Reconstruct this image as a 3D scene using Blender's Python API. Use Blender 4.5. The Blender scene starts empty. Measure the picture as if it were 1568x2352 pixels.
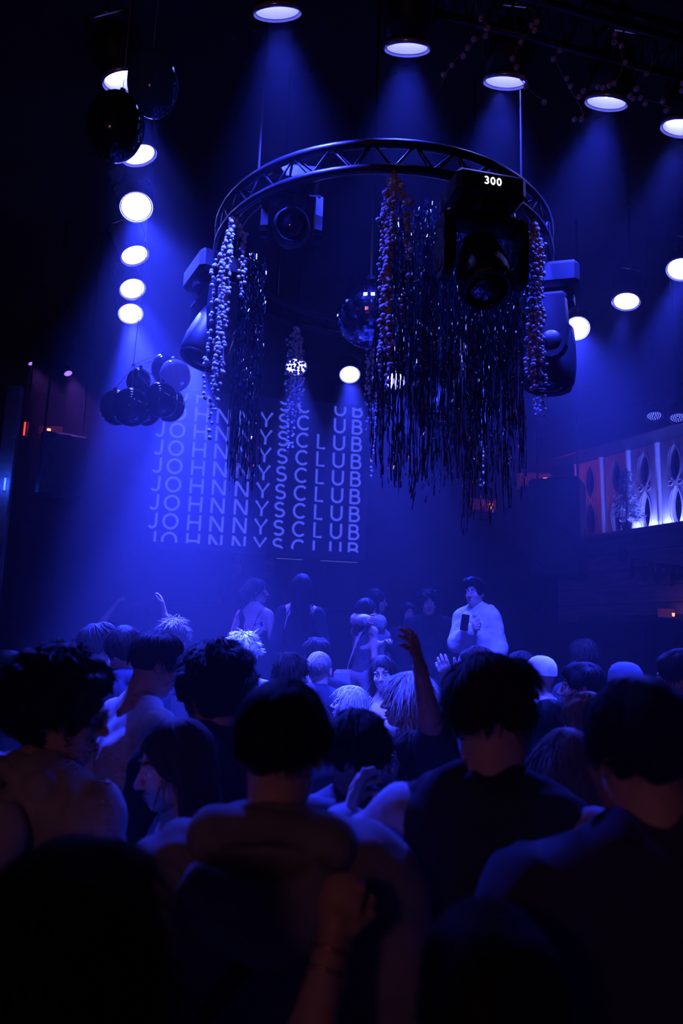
import bpy, math, random
import numpy as np
from mathutils import Vector, Matrix

# ------------------------------------------------------------------ camera, world, exposure
sc = bpy.context.scene
C = sc.collection
R = math.radians
F = 1728.0                                    # focal length in pixels of the 1568 x 2352 frame
CAM = Vector((0, 0, 1.83))
CROT = Matrix.Rotation(R(90 + 10.1), 3, 'X') @ Matrix.Rotation(R(2.0), 3, 'Z')
cam_data = bpy.data.cameras.new('camera')
cam_data.sensor_fit = 'VERTICAL'; cam_data.sensor_height = 36; cam_data.sensor_width = 24
cam_data.lens = F / 2352 * 36
cam_data.clip_start = 0.05; cam_data.clip_end = 100
cam_data.dof.use_dof = True; cam_data.dof.focus_distance = 5.0; cam_data.dof.aperture_fstop = 2.2
cam = bpy.data.objects.new('camera', cam_data)
cam.matrix_world = Matrix.Translation(CAM) @ CROT.to_4x4()
C.objects.link(cam); sc.camera = cam
sc.view_settings.view_transform = 'Standard'; sc.view_settings.look = 'None'
sc.view_settings.gamma = 1; sc.view_settings.use_curve_mapping = False
sc.view_settings.exposure = 0.0
sc.cycles.max_bounces = 3; sc.cycles.diffuse_bounces = 1; sc.cycles.glossy_bounces = 2
sc.cycles.transmission_bounces = 3; sc.cycles.volume_bounces = 0; sc.cycles.transparent_max_bounces = 6
sc.cycles.caustics_reflective = False; sc.cycles.caustics_refractive = False
sc.cycles.sample_clamp_indirect = 3.0; sc.cycles.use_light_tree = False
sc.cycles.use_denoising = True
sc.cycles.use_adaptive_sampling = True; sc.cycles.adaptive_threshold = 0.06; sc.cycles.adaptive_min_samples = 12
world = bpy.data.worlds.new('world'); sc.world = world; world.use_nodes = True
wt = world.node_tree
wt.nodes['Background'].inputs[0].default_value = (0, 0, 0, 1)
wt.nodes['Background'].inputs[1].default_value = 0.0
HAZE = wt.nodes.new('ShaderNodeVolumeScatter')          # the smoke that fills the hall
HAZE.inputs['Color'].default_value = (1, 1, 1, 1)
HAZE.inputs['Density'].default_value = 0.0105
HAZE.inputs['Anisotropy'].default_value = 0.45
world.cycles.homogeneous_volume = True
wt.links.new(HAZE.outputs[0], wt.nodes['World Output'].inputs['Volume'])

def at(px, py, d):
    """world point seen at pixel (px, py) of the photograph, d metres in front of the lens"""
    return CAM + CROT @ Vector(((px - 784) / F * d, (1176 - py) / F * d, -d))
def at_z(px, py, z):
    r = CROT @ Vector(((px - 784) / F, (1176 - py) / F, -1))
    return CAM + r * ((z - CAM.z) / r.z)
def pix(p):
    q = CROT.transposed() @ (Vector(p) - CAM)
    return 784 + F * q.x / -q.z, 1176 - F * q.y / -q.z, -q.z

# ------------------------------------------------------------------ materials
def mat(name, col, rough=0.6, metal=0.0, emit=None, strength=1.0, **kw):
    m = bpy.data.materials.new(name); m.use_nodes = True
    b = m.node_tree.nodes['Principled BSDF']
    b.inputs['Base Color'].default_value = (*col, 1)
    b.inputs['Roughness'].default_value = rough; b.inputs['Metallic'].default_value = metal
    if emit:
        b.inputs['Emission Color'].default_value = (*emit, 1); b.inputs['Emission Strength'].default_value = strength; m.cycles.emission_sampling = 'NONE'
    for k, v in kw.items():
        b.inputs[k.replace('_', ' ')].default_value = v
    return m
def noisy(m, scale=8.0, amount=0.4, bump=0.0, bscale=None, stretch=(1, 1, 1), detail=3):
    """procedural mottling of the base colour and a fine relief, in object space"""
    nt = m.node_tree; b = nt.nodes['Principled BSDF']; col = tuple(b.inputs['Base Color'].default_value)
    tc = nt.nodes.new('ShaderNodeTexCoord'); mp = nt.nodes.new('ShaderNodeMapping')
    mp.inputs['Scale'].default_value = stretch
    nt.links.new(tc.outputs['Object'], mp.inputs[0])
    n = nt.nodes.new('ShaderNodeTexNoise'); n.inputs['Scale'].default_value = scale; n.inputs['Detail'].default_value = detail
    nt.links.new(mp.outputs[0], n.inputs['Vector'])
    r = nt.nodes.new('ShaderNodeValToRGB')
    r.color_ramp.elements[0].position = 0.3; r.color_ramp.elements[1].position = 0.7
    r.color_ramp.elements[0].color = tuple(c * (1 - amount) for c in col[:3]) + (1,)
    r.color_ramp.elements[1].color = tuple(min(1, c * (1 + amount)) for c in col[:3]) + (1,)
    nt.links.new(n.outputs['Fac'], r.inputs[0]); nt.links.new(r.outputs[0], b.inputs['Base Color'])
    if bump:
        n2 = nt.nodes.new('ShaderNodeTexNoise'); n2.inputs['Scale'].default_value = bscale or scale * 3
        nt.links.new(mp.outputs[0], n2.inputs['Vector'])
        bp = nt.nodes.new('ShaderNodeBump'); bp.inputs['Strength'].default_value = bump; bp.inputs['Distance'].default_value = 0.01
        nt.links.new(n2.outputs['Fac'], bp.inputs['Height']); nt.links.new(bp.outputs[0], b.inputs['Normal'])
    return m
M = {}
M['floor'] = noisy(mat('dark_floor', (0.03, 0.03, 0.035), 0.45), 3, 0.4)
M['ceiling'] = noisy(mat('black_ceiling', (0.012, 0.012, 0.014), 0.9), 2, 0.3)
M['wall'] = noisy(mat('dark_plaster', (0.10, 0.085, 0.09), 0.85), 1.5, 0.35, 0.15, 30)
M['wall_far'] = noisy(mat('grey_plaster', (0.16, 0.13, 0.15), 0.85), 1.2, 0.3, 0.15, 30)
M['black'] = mat('black_metal', (0.012, 0.012, 0.014), 0.5)
M['blackplastic'] = noisy(mat('black_plastic', (0.010, 0.010, 0.012), 0.42), 14, 0.2)
M['steel'] = mat('scuffed_aluminium', (0.045, 0.045, 0.05), 0.4, 0.8)
M['chrome'] = mat('polished_metal', (0.7, 0.7, 0.72), 0.12, 1.0)
M['lens'] = mat('lamp_lens', (0.1, 0.1, 0.1), 0.3, 0, (0.16, 0.17, 1.0), 30.0)
M['reflector'] = mat('lamp_reflector', (0.8, 0.8, 0.85), 0.25, 0.6)
M['glass'] = mat('dark_glass', (0.01, 0.01, 0.015), 0.03, 0, None, 1, Coat_Weight=1.0)
M['bead'] = noisy(mat('white_pompom', (0.86, 0.86, 0.88), 0.75), 60, 0.12)
M['cord'] = mat('pale_cord', (0.55, 0.55, 0.58), 0.7)
M['foil'] = mat('holographic_foil', (0.42, 0.50, 0.55), 0.06, 1.0)
M['mirror'] = mat('mirror_tiles', (0.55, 0.55, 0.6), 0.05, 1.0)
M['screen'] = mat('led_panel', (0.02, 0.02, 0.03), 0.5, 0, (0.001, 0.0015, 0.03), 1.0)
M['letter'] = noisy(mat('lit_letters', (0.05, 0.05, 0.1), 0.5, 0, (0.085, 0.11, 1.0), 0.8), 40, 0.1)
M['wood'] = noisy(mat('painted_boards', (0.20, 0.19, 0.20), 0.6), 3, 0.25, 0.2, 20, (1, 1, 6))
M['panel'] = noisy(mat('white_fretwork', (0.72, 0.72, 0.74), 0.55), 5, 0.08)
M['display'] = mat('display_digits', (0.1, 0.1, 0.1), 0.5, 0, (0.9, 0.93, 1.0), 3.0)
M['redlamp'] = mat('red_lamp_shade', (0.5, 0.1, 0.05), 0.5, 0, (1.0, 0.16, 0.07), 5.0)
M['redglow'] = mat('red_led', (0.3, 0.02, 0.02), 0.5, 0, (1.0, 0.06, 0.04), 1.6)
M['purple'] = mat('purple_lamp', (0.2, 0.1, 0.3), 0.5, 0, (0.35, 0.16, 1.0), 1.6)

# ------------------------------------------------------------------ mesh helpers
class MB:
    """collects shapes; build() links them as ONE mesh object"""
    def __init__(s): s.v = []; s.f = []
    def add(s, v, f):
        o = len(s.v); s.v += [tuple(p) for p in v]; s.f += [tuple(i + o for i in q) for q in f]; return s
    def box(s, c, size, rot=None, bev=0.0):
        sx, sy, sz = (k / 2 for k in size); c = Vector(c)
        if bev <= 0:
            v = [Vector((x * sx, y * sy, z * sz)) for x in (-1, 1) for y in (-1, 1) for z in (-1, 1)]
            f = [(0, 1, 3, 2), (4, 6, 7, 5), (0, 4, 5, 1), (2, 3, 7, 6), (0, 2, 6, 4), (1, 5, 7, 3)]
        else:
            b = min(bev, sx * .9, sy * .9, sz * .9); v = []; idx = {}
            for x in (-1, 1):
                for y in (-1, 1):
                    for z in (-1, 1):
                        for a in range(3):
                            e = [sx - b, sy - b, sz - b]; e[a] += b
                            idx[(x, y, z, a)] = len(v); v.append(Vector((x * e[0], y * e[1], z * e[2])))
            f = []
            for a in range(3):
                o = [k for k in range(3) if k != a]
                for sg in (-1, 1):
                    q = []
                    for (p, r) in ((-1, -1), (1, -1), (1, 1), (-1, 1)):
                        k = [0, 0, 0]; k[a] = sg; k[o[0]] = p; k[o[1]] = r; q.append(idx[(*k, a)])
                    f.append(tuple(q))
                for p in (-1, 1):
                    for r in (-1, 1):
                        q = []
                        for (sg, w) in ((-1, o[0]), (1, o[0]), (1, o[1]), (-1, o[1])):
                            k = [0, 0, 0]; k[a] = sg; k[o[0]] = p; k[o[1]] = r; q.append(idx[(*k, w)])
                        f.append(tuple(q))
            for x in (-1, 1):
                for y in (-1, 1):
                    for z in (-1, 1): f.append(tuple(idx[(x, y, z, a)] for a in range(3)))
        if rot is not None: v = [rot @ p for p in v]
        return s.add([p + c for p in v], f)
    def tube(s, pts, r, n=8, cap=True, closed=False):
        pts = [Vector(p) for p in pts]; m = len(pts); rr = r if hasattr(r, '__len__') else [r] * m
        v = []; f = []; up = None
        for i, p in enumerate(pts):
            if closed: t = pts[(i + 1) % m] - pts[i - 1]
            else: t = pts[min(i + 1, m - 1)] - pts[max(i - 1, 0)]
            t = t.normalized() if t.length > 1e-9 else Vector((0, 0, 1))
            if up is None: up = t.orthogonal()
            up = (up - t * up.dot(t)); up = up.normalized() if up.length > 1e-6 else t.orthogonal().normalized()
            w = t.cross(up)
            for k in range(n):
                a = 2 * math.pi * k / n; v.append(p + (up * math.cos(a) + w * math.sin(a)) * rr[i])
        for i in range(m if closed else m - 1):
            j = (i + 1) % m
            for k in range(n): f.append((i * n + k, i * n + (k + 1) % n, j * n + (k + 1) % n, j * n + k))
        if cap and not closed:
            f.append(tuple(range(n - 1, -1, -1))); f.append(tuple((m - 1) * n + k for k in range(n)))
        return s.add(v, f)
    def lathe(s, prof, n=20, M4=None, arc=None):
        """prof: (radius, height) pairs about local z"""
        v = []; f = []; m = len(prof)
        for r, z in prof:
            for k in range(n):
                a = 2 * math.pi * k / n; v.append(Vector((r * math.cos(a), r * math.sin(a), z)))
        for i in range(m - 1):
            for k in range(n): f.append((i * n + k, i * n + (k + 1) % n, (i + 1) * n + (k + 1) % n, (i + 1) * n + k))
        if M4 is not None: v = [M4 @ p for p in v]
        return s.add(v, f)
    def ball(s, c, r, n=8, m=5):
        c = Vector(c); rr = Vector(r) if hasattr(r, '__len__') else Vector((r, r, r))
        v = [c + Vector((0, 0, rr.z))]; f = []
        for i in range(1, m):
            t = math.pi * i / m
            for k in range(n):
                a = 2 * math.pi * k / n
                v.append(c + Vector((rr.x * math.sin(t) * math.cos(a), rr.y * math.sin(t) * math.sin(a), rr.z * math.cos(t))))
        v.append(c - Vector((0, 0, rr.z))); L = len(v) - 1
        for k in range(n):
            f.append((0, 1 + k, 1 + (k + 1) % n)); f.append((L, L - n + (k + 1) % n, L - n + k))
            for i in range(m - 2):
                a, b = 1 + i * n + k, 1 + i * n + (k + 1) % n; f.append((a, a + n, b + n, b))
        return s.add(v, f)
    def poly(s, pts, f): return s.add([Vector(p) for p in pts], f)
    def mesh(s, name, smooth=False):
        me = bpy.data.meshes.new(name); me.from_pydata(s.v, [], s.f)
        if smooth: me.polygons.foreach_set('use_smooth', [True] * len(me.polygons))
        me.update(); return me
    def build(s, name, m, parent=None, smooth=False, kind=None):
        o = bpy.data.objects.new(name, s.mesh(name, smooth)); C.objects.link(o)
        if m is not None: o.data.materials.append(M[m] if isinstance(m, str) else m)
        if parent is not None: o.parent = parent
        if kind: o['kind'] = kind
        return o
def link(name, me, parent=None, m=None):
    o = bpy.data.objects.new(name, me); C.objects.link(o)
    if parent is not None: o.parent = parent
    if m is not None and not me.materials: me.materials.append(M[m] if isinstance(m, str) else m)
    return o
def empty(name, loc=(0, 0, 0), rot=None):
    o = bpy.data.objects.new(name, None); o.empty_display_size = 0.1; C.objects.link(o)
    o.matrix_world = Matrix.Translation(Vector(loc)) @ (rot.to_4x4() if rot is not None else Matrix.Identity(4))
    return o
def tag(o, label, cat=None, group=None, kind=None):
    if label: o['label'] = label
    if cat: o['category'] = cat
    if group: o['group'] = group
    if kind: o['kind'] = kind
    return o
def struct(name, mb, m, label, parent=None):
    o = mb.build(name, m, parent); o['kind'] = 'structure'
    if label: o['label'] = label
    return o
def frame_from(z_axis, x_hint=Vector((1, 0, 0))):
    z = Vector(z_axis).normalized(); x = Vector(x_hint); x = x - z * x.dot(z)
    if x.length < 1e-4: x = z.orthogonal()
    x.normalize(); y = z.cross(x)
    return Matrix((x, y, z)).transposed()
rng = random.Random(7)

# ------------------------------------------------------------------ the hall
CEIL = 6.2
def wall(name, a, b, z0, z1, m, label, th=0.15):
    a = Vector((*a, 0)); b = Vector((*b, 0)); d = (b - a); L = d.length; d.normalize(); n = Vector((-d.y, d.x, 0))
    v = [a, b, b - n * th, a - n * th]
    mb = MB().add([p + Vector((0, 0, z0)) for p in v] + [p + Vector((0, 0, z1)) for p in v],
                  [(0, 1, 5, 4), (1, 2, 6, 5), (2, 3, 7, 6), (3, 0, 4, 7), (0, 3, 2, 1), (4, 5, 6, 7)])
    return struct(name, mb, m, label)
BACKY = 13.2
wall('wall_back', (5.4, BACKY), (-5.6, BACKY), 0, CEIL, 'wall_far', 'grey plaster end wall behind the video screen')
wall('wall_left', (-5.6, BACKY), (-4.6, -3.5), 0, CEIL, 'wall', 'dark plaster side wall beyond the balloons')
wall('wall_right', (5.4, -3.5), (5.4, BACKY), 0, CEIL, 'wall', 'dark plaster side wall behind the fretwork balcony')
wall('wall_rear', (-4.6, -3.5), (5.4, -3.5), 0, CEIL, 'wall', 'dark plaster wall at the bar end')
struct('floor', MB().box((0, 5, -0.1), (12, 18, 0.2)), 'floor', 'dark dance floor under the crowd')
struct('ceiling', MB().box((0, 5, CEIL + 0.1), (12, 18, 0.2)), 'ceiling', 'black ceiling above the lamps')

# ------------------------------------------------------------------ stage, booth
STAGE = 0.78
st = MB().box((0.25, 8.6, STAGE / 2), (6.2, 4.6, STAGE))
tag(st.build('stage', 'black'), 'low black stage platform that the dancers above the crowd stand on', 'stage')
dj = empty('dj_booth', (-0.95, 10.15, STAGE))
MB().box((0, 0.35, 0.26), (3.4, 1.7, 0.52)).build('riser', 'black', dj)
MB().box((0, -0.36, 1.0), (2.6, 0.08, 1.0), None, 0.02).build('front_panel', 'blackplastic', dj)
MB().box((0, -0.12, 1.52), (2.7, 0.6, 0.05), None, 0.01).build('desk_top', 'blackplastic', dj)
tag(dj, 'dark booth on the stage under the video screen', 'booth')

# ------------------------------------------------------------------ video screen with repeated lettering
SA = at(334, 1262, 11.6); SB = at(834, 1288, 12.15)
sdir = Vector((SB.x - SA.x, SB.y - SA.y, 0)).normalized(); snor = Vector((sdir.y, -sdir.x, 0))
def on_screen(px, py):
    r = CROT @ Vector(((px - 784) / F, (1176 - py) / F, -1)); t = (SA - CAM).dot(snor) / r.dot(snor)
    p = CAM + r * t; return (p - SA).dot(sdir), p.z
SW = (SB - SA).dot(sdir)
pitch_rows = on_screen(351, 1164)[1] - on_screen(351, 1207)[1]
base0 = on_screen(590, 1227)[1]
V0 = base0 - pitch_rows + 0.36 * pitch_rows * 0.84; V1 = base0 + pitch_rows * 7 + 0.66 * pitch_rows * 0.84
scr = empty('video_screen', SA)
rot_s = Matrix((sdir, Vector((0, 0, 1)), snor)).transposed()
scr.matrix_world = Matrix.Translation(Vector((SA.x, SA.y, 0))) @ rot_s.to_4x4()     # local x along, y up, z towards the hall
zc = (V0 + V1) / 2
MB().box((SW / 2, zc - 0.02, -0.10), (SW + 0.10, V1 - V0 + 0.16, 0.16), None, 0.01).build('panel_body', 'screen', scr)
def arc(cx, cy, rx, ry, a0, a1, n=14):
    return [(cx + rx * math.cos(R(a0 + (a1 - a0) * i / n)), cy + ry * math.sin(R(a0 + (a1 - a0) * i / n))) for i in range(n + 1)]
def glyph(ch):        # strokes in a unit-height box, width given
    if ch == 'J': return 0.55, [[(0.47, 1), (0.47, 0.3)] + arc(0.24, 0.3, 0.23, 0.25, 0, -150)[1:]]
    if ch == 'O': return 0.98, [arc(0.49, 0.5, 0.43, 0.45, 0, 360, 26)]
    if ch == 'H': return 0.90, [[(0.09, 0), (0.09, 1)], [(0.81, 0), (0.81, 1)], [(0.09, 0.52), (0.81, 0.52)]]
    if ch == 'N': return 0.92, [[(0.09, 0), (0.09, 1)], [(0.83, 0), (0.83, 1)], [(0.12, 0.97), (0.80, 0.03)]]
    if ch == 'Y': return 0.84, [[(0.03, 1), (0.42, 0.42), (0.81, 1)], [(0.42, 0.45), (0.42, 0)]]
    if ch == 'S': return 0.74, [arc(0.37, 0.73, 0.27, 0.22, 30, 265, 14) + arc(0.37, 0.28, 0.30, 0.23, 85, -150, 14)]
    if ch == 'C': return 0.86, [arc(0.47, 0.5, 0.41, 0.45, 45, 315, 22)]
    if ch == 'L': return 0.60, [[(0.09, 1), (0.09, 0.05), (0.58, 0.05)]]
    if ch == 'U': return 0.82, [[(0.08, 1), (0.08, 0.36)] + arc(0.41, 0.36, 0.33, 0.31, 180, 360, 14)[1:] + [(0.74, 1)]]
    if ch == 'B': return 0.74, [[(0.08, 0), (0.08, 1)], [(0.08, 0.95), (0.4, 0.95)] + arc(0.4, 0.74, 0.21, 0.21, 90, -90, 8) + [(0.08, 0.53)],
                                [(0.4, 0.53)] + arc(0.42, 0.29, 0.25, 0.24, 90, -90, 8) + [(0.08, 0.05)]]
    if ch == 'A': return 0.86, [[(0.03, 0), (0.43, 1), (0.83, 0)], [(0.18, 0.33), (0.68, 0.33)]]
    if ch == 'P': return 0.74, [[(0.08, 0), (0.08, 1)], [(0.08, 0.95), (0.4, 0.95)] + arc(0.4, 0.7, 0.24, 0.25, 90, -90, 8) + [(0.08, 0.45)]]
    if ch == '3': return 0.6, [arc(0.28, 0.74, 0.22, 0.21, 150, -90, 10) + arc(0.28, 0.28, 0.25, 0.25, 90, -150, 10)]
    if ch == '0': return 0.62, [arc(0.31, 0.5, 0.24, 0.45, 0, 360, 18)]
def clipped(poly, lo, hi):
    for sgn, lim in ((1, lo), (-1, -hi)):
        out = []
        for i, p in enumerate(poly):
            q = poly[i - 1]; a = sgn * p[1] - lim; b = sgn * q[1] - lim
            if (a >= 0) != (b >= 0):
                t = b / (b - a); out.append((q[0] + (p[0] - q[0]) * t, q[1] + (p[1] - q[1]) * t))
            if a >= 0: out.append(p)
        poly = out
        if len(poly) < 3: return []
    return poly
def letter(mb, ch, x, y, h, w, z, lo=-1e9, hi=1e9, sx=1.0):
    gw, strokes = glyph(ch)
    for s in strokes:
        P = [(x + p[0] * h * sx, y + p[1] * h) for p in s]; nrm = []
        clo = abs(P[0][0] - P[-1][0]) + abs(P[0][1] - P[-1][1]) < 1e-5
        for i, p in enumerate(P):
            a = P[i - 1] if i else (P[-2] if clo else P[0]); b = P[i + 1] if i < len(P) - 1 else (P[1] if clo else P[-1])
            dx, dy = b[0] - a[0], b[1] - a[1]; l = math.hypot(dx, dy) or 1; nrm.append((-dy / l, dx / l))
        for i in range(len(P) - 1):
            q = [(P[i][0] - nrm[i][0] * w / 2, P[i][1] - nrm[i][1] * w / 2), (P[i + 1][0] - nrm[i + 1][0] * w / 2, P[i + 1][1] - nrm[i + 1][1] * w / 2),
                 (P[i + 1][0] + nrm[i + 1][0] * w / 2, P[i + 1][1] + nrm[i + 1][1] * w / 2), (P[i][0] + nrm[i][0] * w / 2, P[i][1] + nrm[i][1] * w / 2)]
            q = clipped(q, lo, hi)
            if q: mb.add([(p[0], p[1], z) for p in q], [tuple(range(len(q)))])
cols = [('J', 354), ('O', 394), ('H', 448), ('N', 499), ('N', 552), ('Y', 600), ('S', 641), ('C', 687), ('L', 730), ('U', 772), ('B', 813)]
LH = pitch_rows * 0.84
for k in range(-1, 8):
    for j, (ch, px) in enumerate(cols):
        mb = MB()
        if k >= 6 and ch == 'L': continue
        if k == 7 and ch in 'NY': continue
        x, _ = on_screen(px, 1160 + (px - 340) * 0.085); gw = glyph(ch)[0]
        lo, hi = V0, V1
        letter(mb, ch, x - gw * LH / 2, base0 + k * pitch_rows, LH, LH * 0.150, 0.004, lo, hi)
        if mb.v: mb.build('letter', 'letter', scr)
led = MB()
for i in range(26):
    for x0, x1 in ((0.55, 0.71), (0.80, 0.97)):
        led.box((SW * (x0 + (x1 - x0) * i / 25), V0 - 0.16, -0.01), (0.008, 0.008, 0.008))
led.build('status_leds', mat('status_led', (.2, .2, .2), .5, 0, (0.25, 0.3, 1), 0.8), scr, kind='stuff')
for s_ in (0.2, 0.8): MB().tube([(SW * s_, V1 + 0.02, -0.1), (SW * s_, CEIL - 0.001, -0.1)], 0.012, 6).build('suspension_rod', 'black', scr)
tag(scr, 'large video screen with rows of lit repeated lettering', 'screen')

# ------------------------------------------------------------------ PAR lamps round the dance floor
BLUE = (0.024, 0.038, 1.0)
LZ = 4.9
lens_me = {}
def par_shapes():
    can = MB().lathe([(0.05, 0.30), (0.085, 0.29), (0.112, 0.22), (0.112, 0.0), (0.107, 0.0), (0.107, 0.05)], 24).mesh('can', True)
    rim = MB().lathe([(0.118, -0.012), (0.126, -0.006), (0.126, 0.012), (0.112, 0.016), (0.106, 0.004), (0.118, -0.012)], 28).mesh('rim', True)
    refl = MB().lathe([(0.106, 0.0), (0.098, 0.045), (0.088, 0.075)], 24).mesh('reflector', True)
    ln = MB().lathe([(0.0001, 0.058), (0.06, 0.060), (0.094, 0.07)], 24)
    for a in range(4):
        nn = (1, 6, 12, 18)[a]
        for k in range(nn):
            t = 2 * math.pi * k / nn; ln.ball((0.026 * a * math.cos(t), 0.026 * a * math.sin(t), 0.058), (0.010, 0.010, 0.008), 6, 3)
    ln = ln.mesh('lens', True)
    yoke = MB()
    yoke.tube([(-0.122, 0, 0.10), (-0.135, 0, 0.16), (-0.135, 0, 0.33), (-0.10, 0, 0.37), (0.10, 0, 0.37), (0.135, 0, 0.33), (0.135, 0, 0.16), (0.122, 0, 0.10)], 0.009, 6)
    yoke = yoke.mesh('yoke', True)
    return can, rim, refl, ln, yoke
PS = par_shapes()
for me, m in zip(PS, ('black', 'reflector', 'reflector', 'lens', 'black')): me.materials.append(M[m])
def par_lamp(p, aim, label, power, cone=30, group=None):
    d = (Vector(aim) - p).normalized(); rot = frame_from(-d)
    o = empty('par_lamp', p, rot)
    for n, me in zip(('can', 'rim', 'reflector', 'lens', 'yoke'), PS): link(n, me, o)
    inv = o.matrix_world.inverted(); top = p - d * 0.37
    MB().tube([inv @ top, inv @ Vector((top.x, top.y, CEIL - 0.0005))], 0.014, 6).build('drop_rod', 'black', o)
    L = bpy.data.lights.new('par_beam', 'SPOT'); L.color = BLUE; L.energy = power; L.spot_size = R(cone); L.spot_blend = 0.6 if cone < 40 else 1.0; L.shadow_soft_size = 0.06
    lo = bpy.data.objects.new('par_beam', L); C.objects.link(lo); lo.parent = o; lo.location = (0, 0, -0.02)
    tag(o, label, 'stage lamp', group)
    return o
PW = 2050
CENTER = Vector((0.3, 5.6, 1.0))
lamps = [  # px, py, aim (world), power factor, cone, label
    (637, 28, None, 0.75, 70, 'round stage lamp above the silver ring truss, second along from the paired balloons'),
    (935, 110, None, 0.75, 70, 'round stage lamp straight above the middle of the ring truss'),
    (1160, 187, None, 0.65, 70, 'round stage lamp above the lit 300 readout of the ring truss'),
    (1392, 235, None, 0.75, 70, 'bright round stage lamp pointing straight down beside the bead-hung ceiling truss'),
    (1565, 292, (1.0, 5.2, 0.3), 0.6, 50, 'round stage lamp next along from the bright downward one by the bead-hung ceiling truss'),
    (283, 185, (0.0, 4.9, 0.3), 0.8, 50, 'round stage lamp half hidden behind the teal balloon'),
    (318, 355, (0.2, 4.8, 0.3), 0.8, 40, 'round stage lamp peeping out below the dark balloon'),
    (313, 475, (0.1, 2.6, 0.6), 1.8, 44, 'bright tilted stage lamp, first below the paired balloons'),
    (309, 586, (0.3, 5.0, 0.4), 1.0, 28, 'tilted stage lamp, second below the paired balloons'),
    (304, 663, (0.1, 4.6, 0.4), 2.4, 32, 'tilted stage lamp, third below the paired balloons'),
    (300, 720, (-0.6, 4.4, 0.6), 6.5, 34, 'stage lamp right above the hanging balloon bunch'),
    (448, 805, (-1.1, 5.4, 0.6), 10.0, 34, 'glaring stage lamp behind the slotted yoke of the moving head'),
    (680, 842, (-0.1, 5.3, 0.5), 1.4, 30, 'round stage lamp behind the faint bead strings over the lettering'),
    (803, 860, (0.3, 5.0, 0.5), 2.0, 30, 'round stage lamp over the end of the lettering, in the clear'),
    (907, 875, (0.6, 5.0, 0.5), 1.8, 30, 'round stage lamp at the edge of the foil fringe, behind the white beads'),
    (988, 900, (0.8, 5.8, 0.5), 0.6, 30, 'round stage lamp mostly hidden behind the foil fringe'),
    (1438, 692, (1.4, 5.2, 0.5), 0.6, 28, 'tilted stage lamp between two brighter ones, above the fretwork balcony'),
    (1325, 754, (0.6, 2.6, 0.8), 1.3, 40, 'bright stage lamp beside the hanging black moving head'),
    (1565, 618, (1.0, 4.2, 0.4), 1.0, 30, 'bright stage lamp over the fretwork balcony, cut by the wall'),
]
for px, py, aim, pf, cone, lab in lamps:
    p = at_z(px, py, LZ)
    par_lamp(p, aim or (0.3 + (p.x - 0.3) * 0.35, 5.8, 0), lab, PW * pf, cone, 'stage lamps round the dance floor')


# ------------------------------------------------------------------ ring truss and what hangs on it
RC = Vector((0.2, 4.42, 4.32)); RR = 1.03
ring = empty('ring_truss', RC)
for r_, z_ in ((RR, 0.0), (RR - 0.10, -0.07), (RR, -0.14)):
    MB().tube([(r_ * math.cos(2 * math.pi * i / 64), r_ * math.sin(2 * math.pi * i / 64), z_) for i in range(64)], 0.024, 10, closed=True).build('chord', 'steel', ring, True)
for i in range(30):
    a, b = 2 * math.pi * i / 30, 2 * math.pi * (i + 0.5) / 30; c = 2 * math.pi * (i + 1) / 30
    P = lambda t, r_, z_: (r_ * math.cos(t), r_ * math.sin(t), z_)
    MB().tube([P(a, RR, 0), P(b, RR - 0.10, -0.07), P(c, RR, 0.0)], 0.008, 5).tube([P(a, RR, 0), P(b, RR, -0.14), P(c, RR, 0)], 0.008, 5).build('brace', 'steel', ring, True)
for i in range(4):
    a = R(45 + 90 * i)
    MB().tube([((RR - .02) * math.cos(a), (RR - .02) * math.sin(a), 0.0), ((RR - .02) * math.cos(a), (RR - .02) * math.sin(a), CEIL - RC.z)], 0.006, 5).build('hanging_cable', 'steel', ring)
tag(ring, 'silver ring truss hung over the dance floor', 'truss')

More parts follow.
